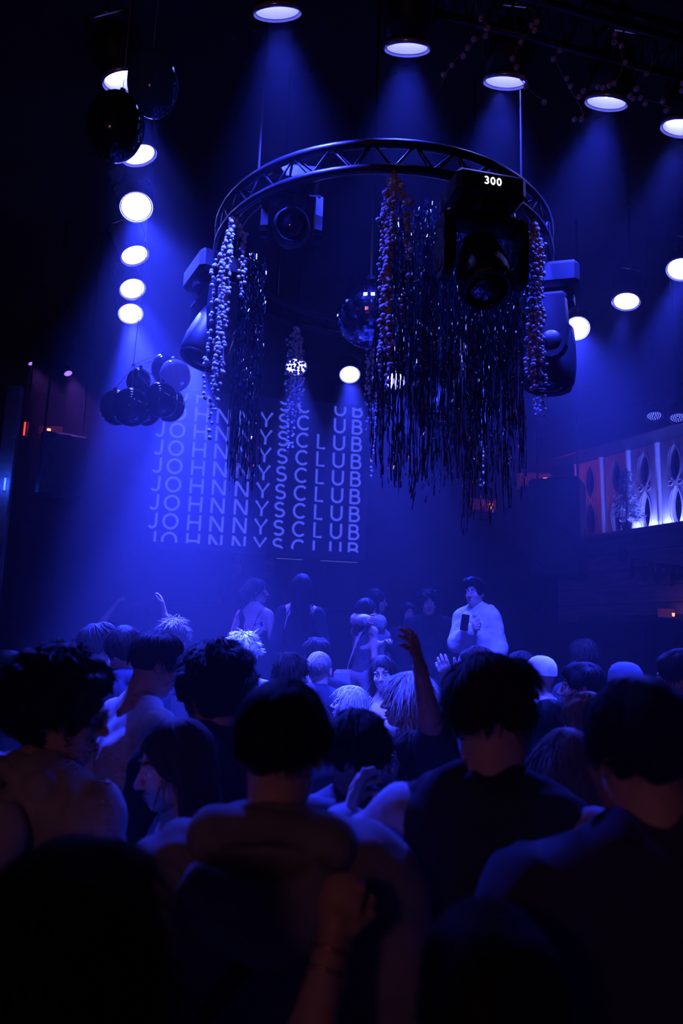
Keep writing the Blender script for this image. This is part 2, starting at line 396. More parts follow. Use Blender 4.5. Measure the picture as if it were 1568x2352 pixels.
def moving_head(p, yaw, tilt, label, scale=1.0, readout=None):
    o = empty('moving_head', p, Matrix.Rotation(yaw, 3, 'Z')); S = scale
    b = MB().box((0, 0, -0.07), (0.34, 0.27, 0.13), None, 0.025); b.build('base', 'blackplastic', o)
    MB().tube([(-0.07, 0, 0.01), (-0.07, 0, 0.07)], 0.02, 6).tube([(0.07, 0, 0.01), (0.07, 0, 0.07)], 0.02, 6).build('clamp', 'black', o)
    y = MB().lathe([(0.09, -0.19), (0.12, -0.17), (0.12, -0.13)], 16)
    y.box((0, 0, -0.20), (0.40, 0.15, 0.05), None, 0.02)
    y.build('yoke_bridge', 'blackplastic', o)
    for s in (-1, 1):
        prof = []
        pts2 = [(-0.075, -0.19), (0.075, -0.19), (0.085, -0.34), (0.08, -0.40)] + arc(0, -0.42, 0.08, 0.085, 10, -190, 8) + [(-0.085, -0.34)]
        a = MB(); n = len(pts2); x0, x1 = s * 0.155, s * 0.205
        a.add([(x0, q[0], q[1]) for q in pts2] + [(x1, q[0] * 0.82, q[1] * 0.97 - 0.012) for q in pts2],
              [tuple(range(n)), tuple(range(2 * n - 1, n - 1, -1))] + [(i, (i + 1) % n, n + (i + 1) % n, n + i) for i in range(n)])
        arm = a.build('yoke_arm', 'blackplastic', o)
        MB().lathe([(0.0001, 0), (0.045, 0.0), (0.05, -0.006)], 18, Matrix.Translation((s * 0.2065, 0, -0.42)) @ Matrix.Rotation(s * R(90), 4, 'Y')).build('pivot_cap', 'steel', arm, True)
    hp = Matrix.Translation((0, 0, -0.42)) @ Matrix.Rotation(tilt, 4, 'X')
    h = MB().lathe([(0.0001, 0.17), (0.07, 0.165), (0.10, 0.135), (0.115, 0.05), (0.125, -0.05), (0.122, -0.13), (0.108, -0.158), (0.098, -0.16), (0.092, -0.148)], 24, hp)
    hd = h.build('lamp_head', 'blackplastic', o, True)
    MB().lathe([(0.0001, -0.172), (0.045, -0.168), (0.075, -0.155), (0.094, -0.13)], 22, hp).build('front_lens', 'glass', hd, True)
    MB().lathe([(0.092, -0.156), (0.101, -0.168), (0.111, -0.163), (0.110, -0.153)], 26, hp).build('lens_ring', 'steel', hd, True)
    if readout:
        q = MB(); x = -0.045
        for ch in readout:
            letter(q, ch, x, -0.085, 0.036, 0.0065, 0); x += 0.030
        q.v = [(v[0], -0.1385, v[1]) for v in q.v]
        MB().box((0, -0.1365, -0.068), (0.12, 0.004, 0.055)).build('display', 'glass', o)
        q.build('readout', 'display', o)
    o.scale = (S, S, S)
    tag(o, label, 'moving light', 'moving heads on the ring truss')
    return o
def ringpt(deg, dz=-0.21): return Vector((RC.x + RR * math.cos(R(deg)), RC.y + RR * math.sin(R(deg)), RC.z + dz))
moving_head(ringpt(188), R(-62), R(-20), 'moving head in front of the glaring lamp by the balloons', 1.12)
moving_head(at(668, 530, 4.05) + Vector((0, 0, 0.34)), R(6), R(-72), 'moving head with its round lens facing out, between bead strings', 0.8)
moving_head(at(1106, 426, 3.72), R(12), R(-25), 'moving head with a lit 300 readout behind the foil fringe', 1.05, '300')
moving_head(ringpt(352), R(75), R(5), 'black moving head hanging beside the bright lamp and long beads', 1.25)
moving_head(ringpt(62), R(150), R(15), 'moving head deep behind the lower foil fringe', 1.1)

# mirror ball
MBC = at(850, 722, 4.75); mr = 0.215
ball = empty('mirror_ball', MBC)
MB().ball((0, 0, 0), mr - 0.004, 28, 16).build('core', 'black', ball, True)
t = MB(); rows = 30
for i in range(rows):
    th = math.pi * (i + 0.5) / rows; n = max(3, int(2 * math.pi * math.sin(th) * mr / 0.0225)); hw = math.pi * mr / rows * 0.46
    for k in range(n):
        ph = 2 * math.pi * (k + 0.5 * (i % 2)) / n
        nr = Vector((math.sin(th) * math.cos(ph), math.sin(th) * math.sin(ph), math.cos(th)))
        e1 = Vector((-math.sin(ph), math.cos(ph), 0)); e2 = nr.cross(e1); ww = math.pi * math.sin(th) * mr / n * 0.93
        jt = (e1 * rng.uniform(-1, 1) + e2 * rng.uniform(-1, 1)) * 0.0006
        t.add([nr * mr + e1 * (a * ww) + e2 * (b * hw) + nr * ((jt.dot(e1) * a + jt.dot(e2) * b)) for a, b in ((-1, -1), (1, -1), (1, 1), (-1, 1))], [(0, 1, 2, 3)])
t.build('mirror_tile', 'mirror', ball, kind='stuff')
MB().lathe([(0.0001, mr + 0.045), (0.03, mr + 0.04), (0.035, mr - 0.005)], 12).build('cap', 'steel', ball, True)
MB().tube([(0, 0, mr + 0.03), (0, 0, CEIL - MBC.z)], 0.008, 6).build('hanging_chain', 'steel', ball)
tag(ball, 'mirror ball hanging inside the ring truss', 'mirror ball')

def drop(p, py):
    """height at which a plumb line through p passes image row py"""
    lo, hi = 0.2, p.z
    for _ in range(30):
        m_ = (lo + hi) / 2
        if pix((p.x, p.y, m_))[1] > py: lo = m_
        else: hi = m_
    return hi
bead_me = []
for r_ in (0.0085, 0.0105, 0.0125, 0.0145):
    me = MB().ball((0, 0, 0), r_, 8, 6).mesh('bead', True); me.materials.append(M['bead']); bead_me.append(me)
def ring_at(px, far):
    best = min((k for k in range(0, 720)), key=lambda k: abs(pix(ringpt(k / 2, -0.15))[0] - px) + (0 if (math.sin(R(k / 2)) > 0) == far else 1e5))
    return ringpt(best / 2, -0.155)
def garland(px, far, strands, label, step=0.026, singles=True, tie=True):
    """strands: (dx at the tie, dx and dy of the hang in metres, image row where the strand ends)"""
    p = ring_at(px, far); g = empty('bead_garland', p)
    if tie:
        MB().ball((0, 0, 0.0), (0.018, 0.018, 0.02), 8, 6).tube([(0, 0, 0.01), (0, 0, 0.03)], 0.008, 6).build('tie_ribbon', 'cord', g, True)
    nb = 0
    for (ox, oy, yend, off) in strands:
        zt = -off; z1 = drop(Vector((p.x + ox, p.y + oy, p.z)), yend) - p.z
        pts = []; n = max(6, int((zt - z1) / 0.05)); ph = rng.uniform(0, 6)
        for i in range(n + 1):
            u = i / n; z = zt + (z1 - zt) * u; sp = min(1, u * 5)
            pts.append(Vector((ox * sp + 0.008 * math.sin(ph + u * 9), oy * sp + 0.008 * math.cos(ph * 1.7 + u * 8), z)))
        s = MB().tube(pts, 0.0011, 4).build('strand', 'cord', g)
        L = zt - z1; d = rng.uniform(0, step); joined = MB()
        while d < L:
            u = d / L * n; i = min(int(u), n - 1); q = pts[i].lerp(pts[i + 1], u - i)
            q = q + Vector((rng.gauss(0, 0.006), rng.gauss(0, 0.006), 0)); me = bead_me[min(3, int(rng.random() ** 1.3 * 4))]
            if singles and nb < 290:
                b = link('bead', me, s); b.location = q; nb += 1
            else: joined.ball(q, rng.uniform(0.0085, 0.013), 6, 4)
            d += step * rng.choice((0.5, 0.75, 1.0, 1.3, 1.9)) * (0.75 + 0.8 * d / L)
        if joined.v: joined.build('beads', 'bead', s, True, 'stuff')
    tag(g, label, 'bead garland', 'hanging bead garlands')
    return g
def bunch(n, w, y0, y1, cx=0.0, off=0.0): return [(cx + rng.uniform(-w, w), rng.uniform(-w, w), rng.uniform(y0, y1), off + rng.uniform(0, 0.04)) for _ in range(n)]
garland(538, False, bunch(8, 0.035, 800, 960, -0.03) + [(-0.06, 0.02, 1020, 0), (-0.045, 0, 985, 0.0), (-0.10, 0.02, 930, 0.1)] + bunch(3, 0.015, 640, 725, 0.06),
        'thick white bead garland in front of the video screen lettering')
garland(902, False, bunch(7, 0.022, 760, 935, -0.02) + [(0.075, 0, 745, 0.02), (0.08, 0.01, 600, 0.02), (-0.045, 0, 640, 0.02), (-0.045, 0.01, 720, 0.02)],
        'white bead garland hanging in front of the mirror ball')
garland(1226, False, bunch(9, 0.04, 820, 930) + [(0.045, 0, 955, 0.02), (0.03, 0, 940, 0.0), (-0.04, 0, 860, 0.0)],
        'white bead garland hanging beside the black moving head')
garland(682, True, bunch(8, 0.06, 880, 1000) + [(-0.03, 0, 1045, 0), (0.0, 0, 1030, 0)], 'faint far bead garland crossing the lettering below a stage lamp', 0.024, False, False)
garland(858, True, bunch(7, 0.05, 920, 1080) + [(0.02, 0, 1100, 0)], 'faint far bead garland beyond the mirror ball', 0.024, False, False)
garland(1108, True, bunch(3, 0.025, 980, 1080) + [(-0.01, 0, 1125, 0)], 'bead garland hanging within the foil fringe', 0.018, False, False)
garland(1230, True, bunch(4, 0.02, 900, 990), 'faint bead garland behind the long beads by the black moving head', 0.022, False, False)

# ------------------------------------------------------------------ foil fringes
def fringe(tops, label, width=0.0035):
    """tops: (world point, image row of the end, colour-free jitter)"""
    p0 = tops[0][0]; o = empty('foil_fringe', p0)
    MB().tube([t[0] - p0 for t in tops[::max(1, len(tops) // 24)]] + [tops[-1][0] - p0], 0.006, 5).build('header_band', 'foil', o)
    clumps = {}
    for p, yend in tops:
        ends = drop(p, yend); key = int(pix(p)[0] // 22)
        mb = clumps.setdefault(key, MB()); z = p.z; q = Vector(p) - p0; v = []; f = []
        tw = rng.uniform(0, math.pi); drift = Vector((rng.gauss(0, 0.018), rng.gauss(0, 0.018), 0)); L = p.z - ends; w = width * rng.uniform(0.6, 1.3)
        n = max(8, int(L / 0.022))
        for i in range(n + 1):
            u = i / n; tw += rng.gauss(0, 0.5)
            c = q + drift * u + Vector((0.004 * math.sin(u * 23 + tw), 0.004 * math.cos(u * 19 + tw), -L * u))
            e = Vector((math.cos(tw), math.sin(tw), rng.gauss(0, 0.35))) * w; v += [c - e, c + e]
            if i: f.append((2 * i - 2, 2 * i - 1, 2 * i + 1, 2 * i))
        mb.add(v, f)
    for k in sorted(clumps): clumps[k].build('foil_strips', 'foil', o, False, 'stuff')
    tag(o, label, 'foil fringe', 'foil fringes on the ring truss')
tp = []
for i in range(60):
    x = rng.uniform(548, 612); tp.append((at(x, 600 + rng.uniform(-30, 10), 4.5 + rng.uniform(-.06, .06)), rng.uniform(1020, 1130)))
tp.sort(key=lambda t: t[0].x); fringe(tp, 'narrow foil fringe hanging in front of the lettering')
tp = []
for i in range(330):
    u = rng.random(); x = 872 + 326 * u
    if rng.random() < 0.3: x = 872 + 326 * rng.choice((0.02, 0.16, 0.19, 0.33, 0.36, 0.46, 0.66, 0.7, 0.9, 0.95)) + rng.gauss(0, 6)
    e = rng.choice((980, 1040, 1090, 1115)) + rng.gauss(0, 22) if rng.random() < 0.75 else rng.uniform(860, 1000)
    if 1060 < x < 1090 and rng.random() < 0.4: e = rng.uniform(1150, 1235)
    if 1100 < x < 1165 and rng.random() < 0.25: e = rng.uniform(1130, 1210)
    tp.append((at(x, 470 + 40 * abs(u - 0.4) + rng.uniform(-20, 60), 3.95 + 0.35 * u + rng.uniform(-.1, .1)), e))
tp.sort(key=lambda t: t[0].x); fringe(tp, 'wide dark foil fringe hanging from the ring truss beside the mirror ball')

# ------------------------------------------------------------------ balloons
def balloon_mat(name, col, trans):
    m = mat(name, col, 0.12, 0, None, 1, Coat_Weight=0.6, Coat_Roughness=0.04)
    nt = m.node_tree; tb = nt.nodes.new('ShaderNodeBsdfTranslucent'); tb.inputs[0].default_value = (*[min(1, c * 2) for c in col], 1)
    mx = nt.nodes.new('ShaderNodeMixShader'); mx.inputs[0].default_value = trans
    nt.links.new(nt.nodes['Principled BSDF'].outputs[0], mx.inputs[1]); nt.links.new(tb.outputs[0], mx.inputs[2])
    nt.links.new(mx.outputs[0], nt.nodes['Material Output'].inputs[0])
    return m
M['balloon_dark'] = balloon_mat('dark_balloon', (0.02, 0.03, 0.035), 0.2)
M['balloon_teal'] = balloon_mat('teal_balloon', (0.04, 0.22, 0.28), 0.4)
M['balloon_white'] = balloon_mat('white_balloon', (0.5, 0.5, 0.6), 0.6)
def balloon(px, py, d, rx, rz, m, label, lean=(0, 0), tie_to=None):
    p = at(px, py, d); rx = rx / F * d; rz = rz / F * d
    o = empty('balloon', p, Matrix.Rotation(R(lean[0]), 3, 'Y') @ Matrix.Rotation(R(lean[1]), 3, 'X'))
    prof = [(max(0.0001, rx * math.sin(math.pi * i / 22) * (1 - 0.10 * math.cos(math.pi * i / 22) ** 3 * (i < 11))), rz * math.cos(math.pi * i / 22)) for i in range(23)]
    prof[0] = (0.006, rz * 1.01)
    body = MB().lathe([(0.012, rz + 0.022), (0.006, rz + 0.012)] + prof, 28).build('skin', m, o, True)
    MB().tube([(0.01 * math.cos(a), 0.01 * math.sin(a), rz + 0.012) for a in [k * math.pi / 4 for k in range(8)]], 0.004, 5, closed=True).build('knot', m, o, True)
    q = o.matrix_world.inverted() @ (tie_to if tie_to is not None else Vector((p.x, p.y, CEIL - 0.0005)))
    MB().tube([(0, 0, rz + 0.015), Vector((0, 0, rz + 0.015)).lerp(q, 0.5) + Vector((0.004, 0.004, 0)), q], 0.0016, 4).build('string', 'cord', o)
    tag(o, label, 'balloon', 'balloons hanging from the ceiling'); return o
balloon(352, 192, 3.3, 59, 80, 'balloon_teal', 'teal balloon, upper one of the hanging pair', (-4, 3))
balloon(266, 290, 3.05, 64, 84, 'balloon_dark', 'dark balloon, lower one of the hanging pair', (5, 0))
knot = at(306, 838, 5.5)
for px, py, rx, rz, d, m, lab in ((302, 935, 44, 45, 5.30, 'balloon_dark', 'dark balloon at the front of the hanging bunch'),
        (268, 936, 38, 42, 5.60, 'balloon_dark', 'dark balloon on the outer side of the hanging bunch'),
        (338, 938, 34, 42, 5.72, 'balloon_dark', 'dark balloon tucked in the middle of the hanging bunch'),
        (318, 876, 27, 32, 5.85, 'balloon_dark', 'small dark balloon at the top of the hanging bunch'),
        (370, 918, 38, 42, 5.45, 'balloon_dark', 'dark balloon overlapping the lettering in the hanging bunch'),
        (390, 930, 34, 40, 5.95, 'balloon_dark', 'dark balloon behind the one that overlaps the lettering'),
        (402, 862, 35, 38, 5.65, 'balloon_white', 'pale glowing balloon beside the moving head'),
        (378, 850, 30, 38, 6.1, 'balloon_dark', 'dark balloon behind the pale glowing one')):
    balloon(px, py, d, rx, rz, m, lab, (rng.uniform(-12, 12), rng.uniform(-12, 12)), knot)
MB().tube([knot, (knot.x, knot.y, CEIL - 0.0005)], 0.0018, 4).ball(knot, 0.008, 6, 4)
ks = MB().tube([knot, (knot.x + 0.02, knot.y, knot.z + 0.8), (knot.x + 0.02, knot.y, CEIL - 0.0005)], 0.0022, 4).ball(knot, 0.010, 6, 4).build('balloon_string', 'cord')
tag(ks, 'pale string that the balloon bunch hangs from', 'string')

# ------------------------------------------------------------------ fretwork balcony
A = at(1338, 1232, 9.0); B = at(1530, 1197, 7.95)
bd = Vector((B.x - A.x, B.y - A.y, 0)); BL0 = bd.length; bd.normalize(); bn = Vector((-bd.y, bd.x, 0))
if bn.dot(Vector((0, 0, 0)) - A) < 0: bn = -bn
bal = empty('balcony', (A.x, A.y, A.z))
bal.matrix_world = Matrix.Translation(A) @ Matrix((bd, -bn, Vector((0, 0, 1)))).transposed().to_4x4()   # x along, y away from the hall, z up
BW = 2.7; PH = 1.02
bal['kind'] = 'structure'; bal['label'] = 'boarded balcony front with a fretwork screen above it'
MB().box((BW / 2 - 0.3, 0.20, -0.03), (BW + 0.5, 0.46, 0.06), None, 0.008).build('ledge', 'wood', bal)
for i in range(5):
    MB().box((BW / 2 - 0.28, 0.06, -0.155 - 0.19 * i), (BW + 0.4, 0.04 + 0.006 * (i % 2), 0.183), None, 0.006).build('board', 'wood', bal)
MB().box((BW / 2 - 0.3, 0.30, PH + 0.17), (BW + 0.7, 0.75, 0.34), None, 0.01).build('soffit_beam', 'black', bal)
MB().box((BW / 2, 1.1, -0.99), (BW + 0.2, 2.2, 0.08)).build('soffit', 'black', bal)
MB().box((BW / 2 - 0.3, 0.62, PH / 2), (BW + 0.6, 0.05, PH + 0.2)).build('backing', 'black', bal)
def vesica(z, z0, z1, w):
    if z <= z0 or z >= z1: return 0.0
    u = (2 * z - z0 - z1) / (z1 - z0); rr_ = ((z1 - z0) ** 2 / 4 + w * w) / (2 * w); return math.sqrt(max(0, rr_ ** 2 - (u * (z1 - z0) / 2) ** 2)) - (rr_ - w)
PWD = 0.40
for i in range(-1, 6):
    x0 = i * (PWD + 0.02)
    mb = MB(); n = 44
    for sd in (-1, 1):
        rows_ = []
        for k in range(n + 1):
            z = PH * k / n; w = max(vesica(z, 0.01, 0.49, 0.068), vesica(z, 0.54, 0.96, 0.070))
            rows_.append((w * sd, sd * PWD / 2, z))
        for k in range(n):
            a, b = rows_[k], rows_[k + 1]; cx = x0 + PWD / 2
            mb.add([(cx + a[0], 0.36, a[2]), (cx + a[1], 0.36, a[2]), (cx + b[1], 0.36, b[2]), (cx + b[0], 0.36, b[2]),
                    (cx + a[0], 0.43, a[2]), (cx + a[1], 0.43, a[2]), (cx + b[1], 0.43, b[2]), (cx + b[0], 0.43, b[2])],
                   [(0, 1, 2, 3), (4, 7, 6, 5), (0, 3, 7, 4), (1, 5, 6, 2)])
    pn = mb.build('fret_panel', 'panel', bal)
    tr = MB()
    for z0, z1, w in ((0.01, 0.49, 0.068), (0.54, 0.96, 0.070)):
        for sd in (-1, 1):
            tr.tube([(x0 + PWD / 2 + sd * (vesica(z0 + (z1 - z0) * k / 18, z0, z1, w) + 0.022), 0.356, z0 + (z1 - z0) * k / 18) for k in range(1, 18)], 0.006, 5)
    for sd in (-1, 1):
        tr.tube([(x0 + PWD / 2 + sd * (0.06 + 0.028 * math.cos(t_)), 0.356, 0.525 + 0.028 * math.sin(t_)) for t_ in [k * math.pi / 6 for k in range(12)]], 0.006, 5, closed=True)
    tr.build('tracery', 'panel', pn, True)
    MB().lathe([(0.036, 0), (0.036, 0.02), (0.028, 0.03), (0.028, PH - 0.03), (0.036, PH - 0.02), (0.036, PH)], 14, Matrix.Translation((x0 - 0.01, 0.345, 0))).build('post', 'panel', bal, True)
lt = MB().box((1.22, 0.285, 0.010), (1.6, 0.02, 0.016)).build('light_strip', mat('uplight_strip', (.5, .5, .5), .5, 0, (0.12, 0.14, 1.0), 6.0), bal)
al = bpy.data.lights.new('uplight', 'AREA'); al.shape = 'RECTANGLE'; al.size = 1.6; al.size_y = 0.02; al.energy = 30; al.color = (0.10, 0.12, 1.0)
alo = bpy.data.objects.new('uplight', al); C.objects.link(alo); alo.parent = bal; alo.location = (1.22, 0.285, 0.022); alo.rotation_euler = (R(180 - 12), 0, 0)
# frosted little trees on the ledge
M['needle'] = noisy(mat('frosted_needles', (0.55, 0.58, 0.62), 0.6), 20, 0.3)
M['pot'] = mat('dark_pot', (0.06, 0.05, 0.05), 0.6)
def fir(x, h, w, label, seed):
    r_ = random.Random(seed); o = empty('potted_fir', bal.matrix_world @ Vector((x, 0.10, 0.0)), bal.matrix_world.to_3x3())
    MB().lathe([(0.0001, 0), (0.045, 0), (0.06, 0.10), (0.052, 0.10), (0.05, 0.085), (0.0001, 0.085)], 14).build('pot', 'pot', o, True)
    MB().tube([(0, 0, 0.08), (0.01, 0, h * 0.5), (0, 0, h * 0.97)], [0.012, 0.01, 0.004], 6).build('trunk', 'pot', o, True)
    mb = MB()
    for i in range(200):
        u = r_.random() ** 0.8; z = 0.10 + (h - 0.10) * u; L = w * (1 - u * 0.85) * r_.uniform(0.6, 1.15); a = r_.uniform(0, 6.28)
        tip = Vector((math.cos(a) * L, math.sin(a) * L * 0.6, z + r_.uniform(-0.06, 0.03))); b0 = Vector((0, 0, z))
        for k in range(14):
            q = b0.lerp(tip, r_.uniform(0.25, 1.0)); e = Vector((r_.gauss(0, 1), r_.gauss(0, 1), r_.gauss(0, 1))).normalized() * r_.uniform(0.025, 0.05)
            s_ = e.orthogonal()  .normalized() * 0.006; mb.add([q - s_, q + s_, q + e], [(0, 1, 2)])
    mb.build('needles', 'needle', o, False, 'stuff')
    tag(o, label, 'potted tree', 'small trees on the balcony ledge')
fir(0.58, 0.70, 0.30, 'small frosted fir tree lit from below on the balcony ledge', 3)
fir(1.72, 0.72, 0.24, 'taller dark fir tree at the end of the balcony ledge', 5)
# letter banner
ban = empty('letter_banner', bal.matrix_world @ Vector((0.66, -0.03, -0.24)), bal.matrix_world.to_3x3())
M['banner'] = noisy(mat('dark_felt', (0.018, 0.018, 0.02), 0.9), 20, 0.2)
def sag(u): return -0.06 - 0.20 * math.sin(min(1.0, u) * math.pi / 2)
MB().tube([(1.05 * k / 14, -0.012, sag(k / 14)) for k in range(15)], 0.004, 5).build('banner_cord', 'banner', ban)
MB().tube([(-0.03 + 0.045 * math.cos(t_), -0.012, -0.04 + 0.07 * math.sin(t_)) for t_ in [k * math.pi / 8 for k in range(16)]], 0.028, 6, closed=True).build('rosette', 'banner', ban, True)
for i, ch in enumerate('HAPPYB'):
    u = 0.12 + 0.165 * i; q = MB(); letter(q, ch, 0, -0.20, 0.20, 0.05, 0)
    v0, f0 = q.v, q.f; nq = len(v0); mb = MB()
    mb.add([(p[0], 0, p[1]) for p in v0] + [(p[0], -0.012, p[1]) for p in v0], f0 + [tuple(nq + k for k in reversed(f)) for f in f0] +
           [(f[k], f[(k + 1) % len(f)], nq + f[(k + 1) % len(f)], nq + f[k]) for f in f0 for k in range(len(f))])
    lo_ = mb.build('letter', 'banner', ban); lo_.location = (u * 1.05 - 0.03, -0.01, sag(u)); lo_.rotation_euler = (0, R(8 - 6 * u), 0)
tag(ban, 'dark letter banner strung along the balcony boards', 'banner')
# LED bars over the balcony
def led_par(px, py, d, label):
    p = at(px, py, d); o = empty('led_spot', p, frame_from((p - Vector((p.x - 0.5, p.y - 1.3, 1.0))).normalized()))
    MB().lathe([(0.0001, 0.16), (0.07, 0.15), (0.085, 0.10), (0.085, 0.0), (0.078, 0.0), (0.078, 0.02), (0.0001, 0.02)], 20).build('can', 'black', o, True)
    q = MB()
    for a in range(1, 4):
        for k in range(6 * a):
            t_ = 2 * math.pi * k / (6 * a); q.ball((0.020 * a * math.cos(t_), 0.020 * a * math.sin(t_), 0.018), 0.0045, 6, 4)
    q.build('led', mat('spot_leds', (.3, .3, .3), .4, 0, (0.12, 0.15, 1), 3.0), o, kind='stuff')
    inv = o.matrix_world.inverted()
    MB().tube([(0, 0, 0.14), inv @ Vector((p.x, p.y, CEIL - .0005))], 0.012, 6).build('drop_rod', 'black', o)
    tag(o, label, 'spot lamp', 'dotted spots over the balcony')
led_par(1502, 958, 7.6, 'dotted blue spot lamp over the fretwork panels, clear of the wall')
led_par(1556, 962, 7.4, 'dotted blue spot lamp over the fretwork panels, cut by the edge of view')

# ------------------------------------------------------------------ loudspeakers
def loudspeaker(p, yaw, size, label):
    o = empty('loudspeaker', p, Matrix.Rotation(yaw, 3, 'Z')); w, d, h = size
    MB().box((0, 0, h / 2), (w, d, h), None, 0.03).build('cabinet', 'blackplastic', o)
    MB().box((0, -d / 2 - 0.006, h / 2), (w * 0.9, 0.012, h * 0.92), None, 0.004).build('grille', 'black', o)
    for z in (0.28, 0.68):
        MB().lathe([(0.0001, 0.03), (w * 0.15, 0.02), (w * 0.36, 0.0), (w * 0.40, 0.008), (w * 0.42, 0.0)], 22, Matrix.Translation((0, -d / 2 - 0.013, h * z)) @ Matrix.Rotation(R(90), 4, 'X')).build('cone', 'black', o, True)
    for s in (-1, 1):
        MB().tube([(s * w * 0.4, 0, h - 0.02), (s * w * 0.4, 0, CEIL - p.z)], 0.012, 6).build('suspension_rod', 'black', o)
    tag(o, label, 'loudspeaker', 'loudspeakers flanking the stage')
pS = at(1283, 1330, 8.4); loudspeaker(pS, R(-28), (0.56, 0.45, 1.12), 'black loudspeaker beside the fretwork balcony')
pS = at(130, 1150, 7.6); loudspeaker(pS, R(28), (0.46, 0.42, 0.66), 'black loudspeaker below the purple lamps')

# ------------------------------------------------------------------ small lamps
def sconce(px, py, d, label, s=1.0, energy=1.5, col=(1.0, 0.12, 0.06)):
    p = at(px, py, d); o = empty('wall_lamp', p)
    MB().lathe([(0.030 * s, -0.05 * s), (0.042 * s, 0.05 * s)], 16).build('shade', 'redlamp', o, True)
    MB().lathe([(0.0001, -0.075 * s), (0.03 * s, -0.072 * s), (0.012 * s, -0.06 * s), (0.012 * s, -0.05 * s)], 12).build('base', 'black', o, True)
    MB().box((-0.09 * s, 0.16 * s, -0.09 * s), (0.55 * s, 0.36 * s, 0.03 * s)).build('shelf', 'black', o)
    MB().box((-0.09 * s, 0.34 * s, 0.06 * s), (0.55 * s, 0.02, 0.30 * s)).build('back_board', 'wall_far', o)
    L = bpy.data.lights.new('wall_lamp_glow', 'POINT'); L.color = col; L.energy = energy; L.shadow_soft_size = 0.04
    l = bpy.data.objects.new('wall_lamp_glow', L); C.objects.link(l); l.parent = o; l.location = (0, -0.06, 0.02)
    tag(o, label, 'lamp', 'red lamps'); return o
sconce(1126, 1163, 11.8, 'red shaded lamp on a shelf seen below the foil fringe', 0.8, 1.0)
sconce(1252, 1106, 9.4, 'red shaded lamp peeping out behind the black loudspeaker', 0.8, 1.2)
sconce(112, 990, 8.6, 'small red lamp behind the loudspeaker by the purple lamps', 0.5, 0.5)
sconce(1546, 1412, 7.6, 'small orange lamp under the balcony', 0.32, 0.25, (1.0, 0.25, 0.06))
for px, py, d, lab in ((157, 859, 8.4, 'purple spot lamp on the side wall, larger of two'), (71, 836, 8.6, 'purple spot lamp on the side wall, smaller of two')):
    p = at(px, py, d); o = empty('purple_spot', p, frame_from((p - Vector((-1.0, 6.5, 1.0))).normalized())); s = 1.0 if px > 100 else 0.6
    MB().lathe([(0.0001, 0.14 * s), (0.04 * s, 0.13 * s), (0.05 * s, 0.0), (0.046 * s, 0.0), (0.046 * s, 0.02 * s)], 16).build('can', 'black', o, True)
    MB().lathe([(0.0001, 0.012 * s), (0.045 * s, 0.016 * s)], 16).build('lens', 'purple', o, True)
    MB().tube([(0, 0, 0.12 * s), o.matrix_world.inverted() @ Vector((p.x, p.y, CEIL - 0.0005))], 0.01, 6).build('drop_rod', 'black', o)
    L = bpy.data.lights.new('purple_beam', 'SPOT'); L.color = (0.35, 0.1, 1.0); L.energy = 160 * s; L.spot_size = R(50); L.spot_blend = 0.7; L.shadow_soft_size = 0.04
    l = bpy.data.objects.new('purple_beam', L); C.objects.link(l); l.parent = o; l.location = (0, 0, -0.02)
    tag(o, lab, 'spot lamp', 'purple lamps on the side wall')
for px, py, d, h, lab in ((57, 985, 8.2, 0.15, 'upright red light strip beside the loudspeaker and purple lamps'),):
    p = at(px, py, d); o = empty('light_strip', p)
    MB().box((0, 0.012, 0), (0.05, 0.03, h + 0.03)).build('holder', 'black', o); MB().box((0, -0.006, 0), (0.015, 0.012, h)).build('tube', 'redglow', o)
    MB().tube([(0, 0.02, h / 2), (0, 0.02, CEIL - p.z)], 0.01, 6).build('drop_rod', 'black', o)
    tag(o, lab, 'light strip')
# the red bar light behind the lens that tints the backs of the nearest guests and glints red on the dark balloon
L = bpy.data.lights.new('bar_glow_offscreen', 'POINT'); L.color = (1.0, 0.34, 0.5); L.energy = 20.0; L.shadow_soft_size = 0.15
l = bpy.data.objects.new('bar_glow_offscreen', L); C.objects.link(l); l.location = (-1.2, -2.6, 2.7)

# ceiling truss with dried bead strings
pa, pb = at(1010, -60, 3.6), at(1700, 130, 3.9)
tr = empty('ceiling_truss', pa); dd = pb - pa
for off in (Vector((0, 0, 0)), Vector((0, 0.22, 0)), Vector((0, 0.11, 0.2))):
    MB().tube([off, off + dd], 0.02, 8).build('chord', 'steel', tr, True)
for i in range(9):
    a, b, c = dd * (i / 9), dd * ((i + 0.5) / 9), dd * ((i + 1) / 9)
    MB().tube([a, b + Vector((0, 0.11, 0.2)), c], 0.008, 5).tube([a + Vector((0, .22, 0)), b + Vector((0, 0.11, 0.2)), c + Vector((0, .22, 0))], 0.008, 5).tube([a, b + Vector((0, .22, 0)), c], 0.008, 5).build('brace', 'steel', tr, True)
for u in (0.1, 0.9):
    MB().tube([dd * u + Vector((0, .11, .2)), Vector((dd.x * u, dd.y * u + .11, CEIL - pa.z))], 0.006, 5).build('hanging_cable', 'steel', tr)
tag(tr, 'aluminium ceiling truss draped with loose bead strings', 'truss')
